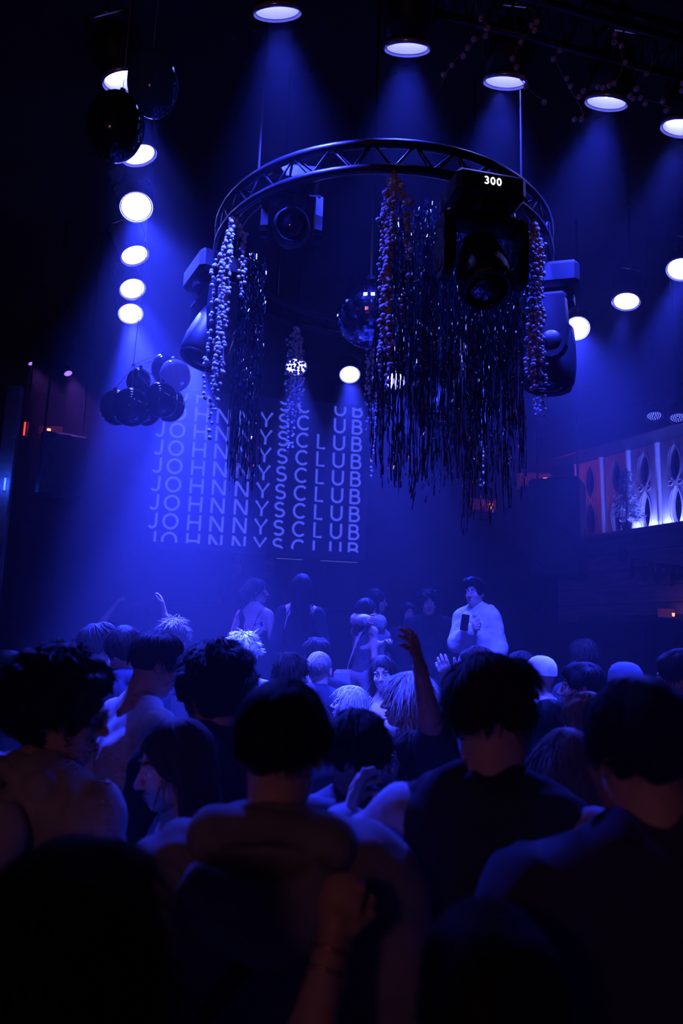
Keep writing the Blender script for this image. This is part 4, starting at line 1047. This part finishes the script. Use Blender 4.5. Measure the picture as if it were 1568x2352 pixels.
    # --- clothing
    if top:
        e = {'tee': 0.014, 'hoodie': 0.034, 'jacket': 0.032, 'tank': 0.008, 'dress': 0.008, 'shirt': 0.020, 'vest': 0.03, 'band': 0.008}[top]
        sl = sleeve if sleeve is not None else {'tee': 0.55, 'hoodie': 1.95, 'jacket': 1.95, 'shirt': 1.95}.get(top, 0.0)
        G = Field(lo - 0.05 * s, hi + 0.05 * s, res * s); torso(G, e, 0.045); parts_sl = None
        Fs_ = G
        if sleeve_col is not None and sl > 0: Fs_ = Field(lo - 0.05 * s, hi + 0.05 * s, res * s)
        for i, (sh, el, w) in enumerate(A_):
            if sl <= 0 or bare[i]: continue
            ee = e * 1.05 + (0.006 if top in ('hoodie', 'jacket') else 0.004)
            u = min(1.0, sl); Fs_.cap(sh, sh + (el - sh) * u, (0.056 + ee) * s, (0.043 + ee + (0.012 if sl < 1 else 0)) * s, 0.035)
            if sl > 1:
                u = sl - 1; q = el + (w - el) * u
                Fs_.cap(el, q, (0.043 + ee) * s, (0.030 + ee) * s, 0.03)
                if top == 'hoodie': Fs_.cap(el + (w - el) * (u - 0.12), q, (0.034 + ee) * s, (0.026 + ee * 0.6) * s, 0.01)
        hood = None
        if top in ('hoodie', 'jacket', 'vest'):
            G.ell(L(0, -0.055, 1.425), np.array((0.12, 0.070, 0.095)) * s, 0.04)
            for sd in (-1, 1): G.cap(L(sd * 0.05, -0.03, 1.49), L(sd * (sw - 0.03), -0.015, 1.425), 0.058 * s, 0.066 * s, 0.04)
            G.cap(L(-0.075, -0.06, 1.485), L(0.075, -0.06, 1.485), 0.034 * s, 0.034 * s, 0.03)
            for sd in (-1, 1): G.cap(L(sd * 0.075, -0.055, 1.485), L(sd * 0.05, 0.075, 1.42), 0.032 * s, 0.026 * s, 0.03)
        if top == 'hoodie':
            H_ = Field(L(-0.22, -0.28, 1.22), L(0.22, 0.14, 1.60), res * 0.7 * s)
            H_.ell(L(0, -0.150, 1.40), np.array((0.150, 0.062, 0.105)) * s, 0.02); H_.cap(L(-0.105, -0.09, 1.495), L(0.105, -0.09, 1.495), 0.040 * s, 0.040 * s, 0.02); H_.ell(L(0, -0.16, 1.475), np.array((0.09, 0.06, 0.02)) * s, 0.015, 's')
            for sd in (-1, 1): H_.cap(L(sd * 0.105, -0.085, 1.485), L(sd * 0.055, 0.085, 1.425), 0.038 * s, 0.026 * s, 0.03)
            H_.cap(L(0, -0.03, 1.42), L(0, 0.0, 1.62), 0.062 * s, 0.075 * s, 0.015, 's'); H_.noise(0.009 * s, 24 / s, seed + 5, 5)
            hood = H_.mesh()
        if top in ('tee', 'shirt'): G.cap(L(0, -0.015, 1.49), L(0, 0.04, 1.56), 0.060 * s, 0.085 * s, 0.02, 's')
        if top in ('tank', 'dress'):
            G.ell(L(0, 0.10, 1.47), np.array((0.115, 0.14, 0.13)) * s, 0.02, 's'); G.ell(L(0, -0.12, 1.46), np.array((0.125, 0.10, 0.12)) * s, 0.02, 's')
            for sd in (-1, 1): G.ell(L(sd * 0.20, 0, 1.40), np.array((0.075, 0.14, 0.12)) * s, 0.02, 's')
        if top == 'band': G.plane(L(0, 0, 1.345), (0, 0, 1))
        if wr:
            G.noise(wr * s, 17 / s, seed, 6, (1, 1, 0.8)); G.noise(wr * 0.5 * s, 45 / s, seed + 1, 5); G.folds(fold * s, 22 / s, seed + 3)
            if Fs_ is not G: Fs_.noise(wr * s, 22 / s, seed + 2, 6); Fs_.folds(fold * s, 30 / s, seed + 4)
        hem = {'tee': 0.86, 'hoodie': 0.85, 'jacket': 0.84, 'shirt': 0.84, 'dress': 0.70}.get(top, 0.90)
        G.plane(L(0, 0, hem), (0, 0, -1))
        nm = {'tee': 'tee_shirt', 'tank': 'tank_top', 'band': 'strapless_top'}.get(top, top); cm = col if not isinstance(col, tuple) else cloth(col)
        tp_ = link(nm, np_mesh(nm, [G.mesh()]), o, cm)
        if hood is not None and len(hood[0]): link('hood', np_mesh('hood', [hood]), tp_, cm)
        if Fs_ is not G:
            sm = Fs_.mesh()
            if len(sm[0]): link('sleeves', np_mesh('sleeves', [sm]), tp_, cloth(sleeve_col))
    k = ('trousers', tuple(legs))
    if k not in _cache: _cache[k] = np_mesh('trousers', [legs_shape('t')])
    tr_ = link('trousers', _cache[k], o, cloth(legs)); tr_.scale = (s, s, s)
    if 'shoe_me' not in _cache: _cache['shoe_me'] = np_mesh('shoe', [shoe_shape()])
    for sd in (-1, 1):
        q = link('shoe', _cache['shoe_me'], o, cloth((0.05, 0.05, 0.055))); q.scale = (s, s, s); q.location = (sd * 0.10 * s, 0, 0)
    tag(o, label, 'person', group)
    o['_h'] = s
    return o, Mh, A_, s, L
def glasses(o, Mh, m='silver'):
    g = MB()
    for sd in (-1, 1):
        g.tube([(sd * 0.033 + 0.024 * math.cos(t_), 0.104, -0.003 + 0.020 * math.sin(t_)) for t_ in [k * math.pi / 8 for k in range(16)]], 0.0014, 5, closed=True)
        g.tube([(sd * 0.056, 0.103, 0.002), (sd * 0.078, 0.06, 0.006), (sd * 0.085, -0.005, 0.006)], 0.0014, 5)
    g.tube([(-0.010, 0.105, 0.0), (0, 0.109, 0.003), (0.010, 0.105, 0.0)], 0.0014, 5)
    q = g.build('glasses', m, o, True); q.matrix_local = Mh; return q
def strap(o, pts, m, name='strap', w=0.02, th=0.004):
    """flat band through body-space points"""
    mb = MB(); pts = [Vector(p) for p in pts]; v = []
    for i, p in enumerate(pts):
        t_ = (pts[min(i + 1, len(pts) - 1)] - pts[max(i - 1, 0)]).normalized(); out = Vector((p.x, p.y, 0)).normalized(); sd = t_.cross(out).normalized()
        v += [p - sd * w / 2, p + sd * w / 2, p + sd * w / 2 + out * th, p - sd * w / 2 + out * th]
    f = []
    for i in range(len(pts) - 1):
        for k in range(4): f.append((4 * i + k, 4 * i + (k + 1) % 4, 4 * i + 4 + (k + 1) % 4, 4 * i + 4 + k))
    return mb.add(v, f).build(name, m, o)

# ------------------------------------------------------------------ the guests, nearest first
NEAR = 'guests watching from the bar end'; MID = 'dancers on the floor'; STG = 'people on the stage'
# curly-haired man with glasses in a pale hoodie
o, Mh, A_, s, L = person(138, 1640, 1.85, -38, 'curly-haired man in glasses and a pale hoodie, in profile', ('curly', 'black'), 'hoodie', (0.40, 0.39, 0.41), skin=1, hyaw=-42, pitch=4, group=NEAR,
                         res=0.011, face=True, wr=0.010, nstr=1400, hres=0.005)
glasses(o, Mh, 'black')
# woman with long dark hair, from behind
o, Mh, A_, s, L = person(184, 2192, 0.86, -14, 'woman with long black hair and bare shoulders, from behind, below the pale hoodie', ('long', 'black'), 'tank', (0.03, 0.03, 0.04), fem=True, skin=0, hyaw=-10, group=NEAR,
                         res=0.013, nstr=1600, hres=0.0055, hs=1.10, legs=(0.03, 0.03, 0.035))
# man in a grey hoodie with a bag strap
o, Mh, A_, s, L = person(645, 1722, 1.50, -6, 'short-haired man in a grey hoodie with a dark bag strap, from behind', ('short', 'black'), 'hoodie', (0.23, 0.23, 0.25), skin=0, group=NEAR, res=0.011, nstr=1500, hres=0.005, wr=0.010, wide=1.04)
strap(o, [L(0.155, 0.02, 1.475), L(0.12, -0.075, 1.475), L(0.06, -0.165, 1.40), L(-0.02, -0.178, 1.30), L(-0.10, -0.165, 1.18), L(-0.175, -0.10, 1.06), L(-0.20, 0.0, 0.98)], cloth((0.012, 0.012, 0.015)), 'bag_strap', 0.03 * s, 0.006)
strap(o, [L(-0.17, -0.12, 0.865), L(-0.06, -0.16, 0.858), L(0.06, -0.16, 0.858), L(0.17, -0.12, 0.865)], cloth((0.4, 0.42, 0.5)), 'shirt_hem', 0.07 * s, 0.012)
# young woman facing the bar side
person(398, 1756, 2.05, 108, 'dark-haired young woman in profile between the pale and the grey hoodie', ('long', 'dark'), 'tee', (0.035, 0.03, 0.04), fem=True, skin=0, hyaw=10, pitch=12, group=NEAR, face=True, res=0.013, nstr=250)
# tall man with a mop of hair
person(487, 1590, 2.5, 40, 'tall man with a thick round mop of black hair and a dark jacket', ('afro', 'black'), 'jacket', (0.02, 0.02, 0.024), skin=1, hyaw=10, pitch=10, group=NEAR, res=0.013, nstr=1600, hres=0.005)
# man with a shoulder bag
o, Mh, A_, s, L = person(818, 1738, 2.12, -14, 'man with cropped sides, an ear stud and a shoulder-bag strap, from behind', ('crop', 'black'), 'hoodie', (0.20, 0.21, 0.27), skin=0, pitch=8, group=NEAR, res=0.013, nstr=1300, hres=0.005)
strap(o, [L(0.13, 0.05, 1.47), L(0.105, -0.06, 1.487), L(0.05, -0.165, 1.42), L(-0.03, -0.185, 1.32), L(-0.11, -0.165, 1.18), L(-0.19, -0.08, 1.02)], cloth((0.012, 0.012, 0.015)), 'bag_strap', 0.055 * s, 0.006)
e_ = MB().ball((-0.086, 0.0, -0.036), 0.004, 8, 5).build('ear_stud', 'silver', o, True); e_.matrix_local = Mh
# man with arm stretched to his neighbour
person(1128, 1655, 1.66, -24, 'tousled man in a dark vest with pale sleeves, arm stretched to his neighbour', ('quiff', 'dark'), 'vest', (0.03, 0.03, 0.036), skin=0, hyaw=-10, pitch=10, roll=-6, group=NEAR, res=0.012, nstr=1500, hres=0.005,
       arms=((at(800, 1900, 1.85), (-0.3, -0.5, -1.0)), None), sleeve=1.95, sleeve_col=(0.42, 0.43, 0.5), wr=0.010)
# big man in dark jacket
person(1468, 1735, 1.36, 8, 'broad man in a dark wrinkled jacket, from behind, beside the bar-end wall', ('short', 'black'), 'jacket', (0.05, 0.05, 0.062), skin=0, hyaw=6, pitch=4, group=NEAR, res=0.012, nstr=1500, hres=0.005, wr=0.012, wide=1.08)
# short guest with a raised bangled hand
o, Mh, A_, s, L = person(1122, 2338, 0.86, 6, 'short dark-haired guest, from behind, with a raised hand and gold bangle', ('short', 'black'), 'tee', (0.02, 0.02, 0.025), skin=1, group=NEAR, res=0.013, nstr=1500, hres=0.005,
       arms=((at(765, 2150, 1.13), (-0.35, 0.1, -1.0)), None), hands=('fist', 'relaxed'), palms=((0.3, 1.0, 0), None))
sh, el, w = A_[0]; y = (w - el) / np.linalg.norm(w - el); fr = frame_from(Vector(y))
for k, off in enumerate((0.045, 0.018)):
    c = Vector(w - y * off); MB().tube([c + fr @ Vector((0.034 * math.cos(t_), 0.034 * math.sin(t_), 0)) * s for t_ in [q * math.pi / 10 for q in range(20)]], 0.0028, 6, closed=True).build('bangle', 'gold', o, True)

# ---- middle of the floor
o, Mh, A_, s, L = person(800, 1618, 4.7, 84, 'fair woman in wire glasses looking up in profile', ('shoulder', 'blond'), 'tee', (0.05, 0.05, 0.07), fem=True, skin=2, pitch=-8, face=True, group=MID, nstr=900)
glasses(o, Mh)
person(879, 1548, 5.5, 168, 'smiling woman with long dark hair facing the bar end', ('long', 'dark'), 'tank', (0.04, 0.04, 0.05), fem=True, skin=2, roll=8, pitch=4, face=True, group=MID, nstr=700)
o, Mh, A_, s, L = person(934, 1607, 3.5, 78, 'blonde woman with a hoop earring and strap top, in profile', ('bob', 'blond'), 'tank', (0.03, 0.03, 0.04), fem=True, skin=0, face=True, group=MID, nstr=1500, hyaw=8, wide=1.0, hs=1.03)
q = MB().tube([(-0.083, -0.012 + 0.014 * math.cos(t_), -0.052 + 0.016 * math.sin(t_)) for t_ in [k * math.pi / 8 for k in range(16)]], 0.0022, 6, closed=True).build('hoop_earring', 'silver', o, True); q.matrix_local = Mh
person(947, 1755, 2.65, 96, 'short brown-haired woman in profile in front of the blonde one', ('shoulder', 'dark'), 'tee', (0.03, 0.03, 0.035), fem=True, skin=0, face=True, group=MID, nstr=800)
person(733, 1541, 5.0, -12, 'man with clipped fair hair and bare nape, from behind', ('buzz', 'fair'), 'jacket', (0.05, 0.055, 0.08), skin=2, group=MID, nstr=600)
person(665, 1553, 4.4, -22, 'man with wavy dark hair beside the clipped fair head, from behind', ('crop', 'dark'), 'jacket', (0.03, 0.03, 0.04), skin=0, group=MID, nstr=700)
person(727, 1506, 5.9, -5, 'dark head of a man just beyond the clipped fair one', ('crop', 'dark'), 'tee', (0.04, 0.04, 0.05), group=MID, nstr=500)
person(556, 1504, 5.3, 28, 'blond man with spiky hair and a pale tank top', ('spiky', 'blond'), 'tee', (0.38, 0.38, 0.44), skin=2, group=MID, nstr=900)
o, Mh, A_, s, L = person(1238, 1556, 4.8, 42, 'man in a white cap and plaid shirt, from behind', (None, 'brown'), 'shirt', M['plaid'], skin=2, pitch=2, group=MID, nstr=100)
cp = MB(); prof = [(0.0001, 0.098), (0.03, 0.095), (0.058, 0.080), (0.079, 0.050), (0.086, 0.015), (0.087, -0.018)]
cp.lathe(prof, 26, Matrix.Translation((0, -0.016, 0.036)) @ Matrix.Scale(1.18, 4, (0, 1, 0)) @ Matrix.Rotation(R(7), 4, 'X')); cc = cp.build('cap', cloth((0.82, 0.82, 0.84)), o, True); cc.matrix_local = Mh
br = MB(); n_ = 12; v_ = []
for k in range(n_ + 1):
    t_ = math.pi * k / n_; v_ += [(0.080 * math.cos(t_), 0.045 + 0.055 * math.sin(t_), 0.018), (0.078 * math.cos(t_), 0.06 + 0.13 * math.sin(t_), 0.004), (0.078 * math.cos(t_), 0.06 + 0.13 * math.sin(t_), 0.000), (0.080 * math.cos(t_), 0.045 + 0.055 * math.sin(t_), 0.013)]
br.add(v_, [(4 * k + a, 4 * k + (a + 1) % 4, 4 * k + 4 + (a + 1) % 4, 4 * k + 4 + a) for k in range(n_) for a in range(4)]); q = br.build('brim', cloth((0.82, 0.82, 0.84)), cc, True)
sm = MB()
for k in range(6): sm.tube([(0.0875 * math.sin(a_) * math.cos(k * math.pi / 3), -0.016 + 1.18 * 0.0875 * math.sin(a_) * math.sin(k * math.pi / 3), 0.036 + 0.1 * math.cos(a_)) for a_ in np.linspace(0.05, 1.5, 8)], 0.0012, 4)
sm.build('seam', cloth((0.6, 0.6, 0.62)), cc, True)
person(1093, 1535, 5.0, 72, 'man with wavy dark hair in profile, hand reaching past the raised arm', ('crop', 'dark'), 'tee', (0.05, 0.05, 0.06), skin=2, face=True, group=MID, nstr=800, arms=((at(1032, 1566, 4.45), (0, -0.3, -1)), None), hands=('relaxed', 'relaxed'))
o, Mh, A_, s, L = person(1152, 1564, 4.25, 2, 'dark-haired woman with a shiny claw clip', ('bob', 'black'), 'tee', (0.03, 0.03, 0.04), fem=True, group=MID, nstr=600)
cl = MB()
for k in range(5): cl.tube([(0.012 * (k - 2), -0.128, 0.055 + 0.004 * k), (0.012 * (k - 2) + 0.006, -0.140, 0.035), (0.012 * (k - 2), -0.132, 0.018)], 0.0028, 5)
cl.tube([(-0.03, -0.130, 0.056), (0.03, -0.132, 0.070)], 0.0035, 6); q = cl.build('claw_clip', 'silver', o, True); q.matrix_local = Mh
o, Mh, A_, s, L = person(1192, 1540, 5.3, 105, 'dark-haired woman in glasses beside the white cap', ('long', 'black'), 'tee', (0.04, 0.04, 0.05), fem=True, skin=0, face=True, group=MID, nstr=400)
glasses(o, Mh)
person(1335, 1580, 3.9, 70, 'man with a dark crew cut in profile behind the plaid shirt', ('short', 'black'), 'tee', (0.05, 0.05, 0.06), skin=0, face=True, group=MID, nstr=600)
person(1342, 1514, 5.6, 15, 'tall dim figure with dark hair beyond the crew cut', ('crop', 'dark'), 'tee', (0.05, 0.05, 0.06), group=MID, nstr=300)
o, Mh, A_, s, L = person(1433, 1578, 4.2, 12, 'man in a ribbed knit cap with his back turned', ('buzz', 'dark'), 'hoodie', (0.10, 0.11, 0.14), group=MID, nstr=0)
kc = MB(); nn = 40; pr = [(0.0001, 0.106), (0.035, 0.102), (0.064, 0.086), (0.084, 0.05), (0.090, 0.0), (0.092, -0.035), (0.096, -0.036), (0.096, 0.0)]
for k in range(nn):
    for rr_, zz in pr:
        t_ = 2 * math.pi * k / nn; f_ = rr_ * (1 + 0.025 * (k % 2)); kc.v.append((f_ * math.cos(t_), -0.016 + 1.17 * f_ * math.sin(t_), 0.032 + zz))
m_ = len(pr); kc.f = [(k * m_ + i, ((k + 1) % nn) * m_ + i, ((k + 1) % nn) * m_ + i + 1, k * m_ + i + 1) for k in range(nn) for i in range(m_ - 1)]
q = kc.build('knit_cap', cloth((0.14, 0.15, 0.19)), o, True); q.matrix_local = Mh
person(1562, 1562, 3.5, 55, 'man with neat dark hair at the edge of the floor by the balcony', ('short', 'dark'), 'jacket', (0.10, 0.10, 0.13), skin=0, face=True, group=MID, nstr=500)
person(1348, 1664, 2.9, 22, 'fair short-haired man between the crew cut and the broad man', ('short', 'fair'), 'tee', (0.05, 0.05, 0.06), skin=0, group=MID, nstr=900)
person(1300, 1775, 2.05, 5, 'brown-haired guest with straight hair behind the broad man', ('bob', 'brown'), 'tee', (0.06, 0.06, 0.08), fem=True, group=MID, nstr=900)
person(1264, 1670, 3.3, 0, 'dark-haired woman behind the pale-sleeved man', ('long', 'black'), 'tee', (0.02, 0.02, 0.03), fem=True, group=MID, nstr=500)
person(286, 1497, 4.2, -14, 'man in a hooded jacket with a white collar showing', ('short', 'dark'), 'hoodie', (0.07, 0.08, 0.13), skin=0, group=MID, nstr=500)
person(357, 1526, 3.2, -48, 'man with swept hair in a white shirt, leaning forward', ('short', 'dark'), 'shirt', (0.62, 0.62, 0.68), skin=0, hyaw=-10, pitch=14, lean=(0.0, 0.10), group=MID, nstr=900, wr=0.010)
person(214, 1486, 4.8, 112, 'woman with a piled-up bun looking down', ('bun', 'dark'), 'tee', (0.04, 0.04, 0.06), fem=True, skin=0, pitch=18, face=True, group=MID, nstr=500)
person(397, 1470, 5.7, 10, 'fair-haired man far back below the balloons', ('spiky', 'brown'), 'tee', (0.05, 0.05, 0.06), group=MID, nstr=400)
person(14, 1545, 4.4, -120, 'pale-faced guest behind the curly-haired man', ('short', 'dark'), 'tee', (0.05, 0.05, 0.06), face=True, group=MID, nstr=200)
o, Mh, A_, s, L = person(545, 1668, 3.05, 20, 'woman behind the mop-haired man, forearm up with thin bracelets', ('long', 'dark'), 'tank', (0.04, 0.04, 0.05), fem=True, skin=2, group=MID, nstr=200,
       arms=((at(474, 1704, 2.85), (0, -0.2, -1)), None), hands=('relaxed', 'relaxed'))
sh, el, w = A_[0]; y = (w - el) / np.linalg.norm(w - el); fr = frame_from(Vector(y))
for off in (0.02, 0.032):
    c = Vector(w - y * off); MB().tube([c + fr @ Vector((0.029 * math.cos(t_), 0.029 * math.sin(t_), 0)) * s for t_ in [q * math.pi / 10 for q in range(20)]], 0.0018, 6, closed=True).build('bracelet', 'silver', o, True)
# raised arm
person(1125, 1690, 2.62, 20, 'guest in a dark shirt raising one arm with the hand spread', ('short', 'dark'), 'tee', (0.02, 0.02, 0.03), skin=1, group=MID, nstr=200, sleeve=0.95,
       arms=((at(957, 1500, 2.32), (-0.1, -0.5, -1.0)), None), hands=('reach', 'relaxed'), palms=((-0.7, 0.6, 0.0), None))

# ---- on the stage
SF = STAGE
o, Mh, A_, s, L = person(590, 1358, 7.0, -20, 'woman in an open-backed dress with a chain strap, looking aside', ('pony', 'black'), 'dress', (0.02, 0.02, 0.03), fem=True, skin=0, floor=SF, hyaw=-65, face=True, group=STG, nstr=300, legs=(0.02, 0.02, 0.03))
cs = MB()
for k in range(26):
    u = k / 25; p_ = L(0.10 - 0.12 * u, -0.085 - 0.05 * math.sin(u * 3.1), 1.44 - 0.34 * u); cs.ball(p_, 0.009, 6, 4)
cs.build('chain_strap', 'silver', o, True, 'stuff')
person(692, 1350, 6.8, 2, 'long-haired woman in a black dress with bare upper back', ('long', 'black'), 'dress', (0.015, 0.015, 0.02), fem=True, skin=2, floor=SF, group=STG, nstr=300, sleeve=1.95, sleeve_col=(0.02, 0.02, 0.028), legs=(0.02, 0.02, 0.03))
person(863, 1381, 7.25, -70, 'woman in a pale jacket with her arm round her friend', ('long', 'black'), 'shirt', (0.60, 0.60, 0.66), fem=True, skin=0, floor=SF, hyaw=-12, face=True, group=STG, nstr=300,
       arms=(None, (at(842, 1424, 6.72), (0.2, -1, 0.1))), hands=('relaxed', 'relaxed'), palms=(None, (0, 1, -0.3)))
o, Mh, A_, s, L = person(842, 1402, 6.95, -52, 'bare-armed woman with a white shoulder bag, held by her friend', ('shoulder', 'black'), 'tank', (0.12, 0.12, 0.16), fem=True, skin=2, floor=SF, hyaw=-10, group=STG, nstr=300, legs=(0.42, 0.43, 0.5),
       arms=((at(884, 1476, 6.7), (-0.4, -0.6, -1)), None), hands=('fist', 'relaxed'))
strap(o, [L(0.10, -0.03, 1.47), L(0.06, -0.12, 1.38), L(-0.02, -0.13, 1.22), L(-0.12, -0.12, 1.05), L(-0.15, -0.11, 0.98)], cloth((0.8, 0.8, 0.82)), 'bag_strap', 0.022, 0.006)
MB().box(Vector(L(-0.16, -0.13, 0.90)), (0.10, 0.24, 0.16), None, 0.03).build('handbag', cloth((0.8, 0.8, 0.82)), o)
o, Mh, A_, s, L = person(1090, 1362, 6.6, 138, 'man in a white hoodie holding a phone to his chest', ('quiff', 'black'), 'hoodie', (0.74, 0.74, 0.78), skin=0, floor=SF, hyaw=4, face=True, group=STG, nstr=300, wide=0.95, shw=0.155, wr=0.004, fold=0.005,
       arms=(None, (at(1080, 1448, 6.33), (0.9, -0.2, -1.0))), hands=('relaxed', 'grip'), palms=(None, (-0.4, -0.9, 0.1)))
for sd in (-1, 1): MB().tube([L(sd * 0.030, 0.128, 1.40), L(sd * 0.036, 0.150, 1.34), L(sd * 0.038, 0.156, 1.25)], 0.004, 6).build('drawstring', cloth((0.6, 0.6, 0.62)), o, True)
sh, el, w = A_[1]; ph = MB().box((0, 0, 0), (0.066, 0.010, 0.135), None, 0.004)
pho = ph.build('phone', 'glass'); pc = at(1067, 1430, 6.27); pho.matrix_world = Matrix.Translation(pc) @ Matrix.Rotation(R(-20), 4, 'Z') @ Matrix.Rotation(R(8), 4, 'Y'); tag(pho, 'dark phone held by the man in the white hoodie', 'phone')
person(985, 1388, 7.3, 176, 'curly-haired man in a dark jacket beside the white hoodie', ('afro', 'black'), 'jacket', (0.03, 0.03, 0.04), skin=0, floor=SF, face=True, group=STG, nstr=500)
person(938, 1410, 7.5, 190, 'woman half hidden beside the curly-haired man', ('long', 'black'), 'tee', (0.05, 0.05, 0.07), fem=True, floor=SF, face=True, group=STG, nstr=200)
person(318, 1408, 7.0, 4, 'dark-haired dancer on the stage with both forearms up', ('long', 'black'), 'tee', (0.015, 0.015, 0.02), fem=True, skin=0, floor=SF, group=STG, nstr=300,
       arms=((at(262, 1392, 6.9), (-0.6, -0.2, -1)), (at(373, 1386, 6.9), (0.6, -0.2, -1))), hands=('relaxed', 'relaxed'))
DJF = STAGE + 0.52
person(545, 1296, 10.5, 165, 'performer with fair hair behind the booth', ('short', 'fair'), 'tee', (0.05, 0.05, 0.06), floor=DJF, face=True, group=STG, nstr=0)
person(619, 1292, 10.6, 185, 'performer with dark hair behind the booth', ('short', 'black'), 'tee', (0.05, 0.05, 0.06), floor=DJF, face=True, group=STG, nstr=0)
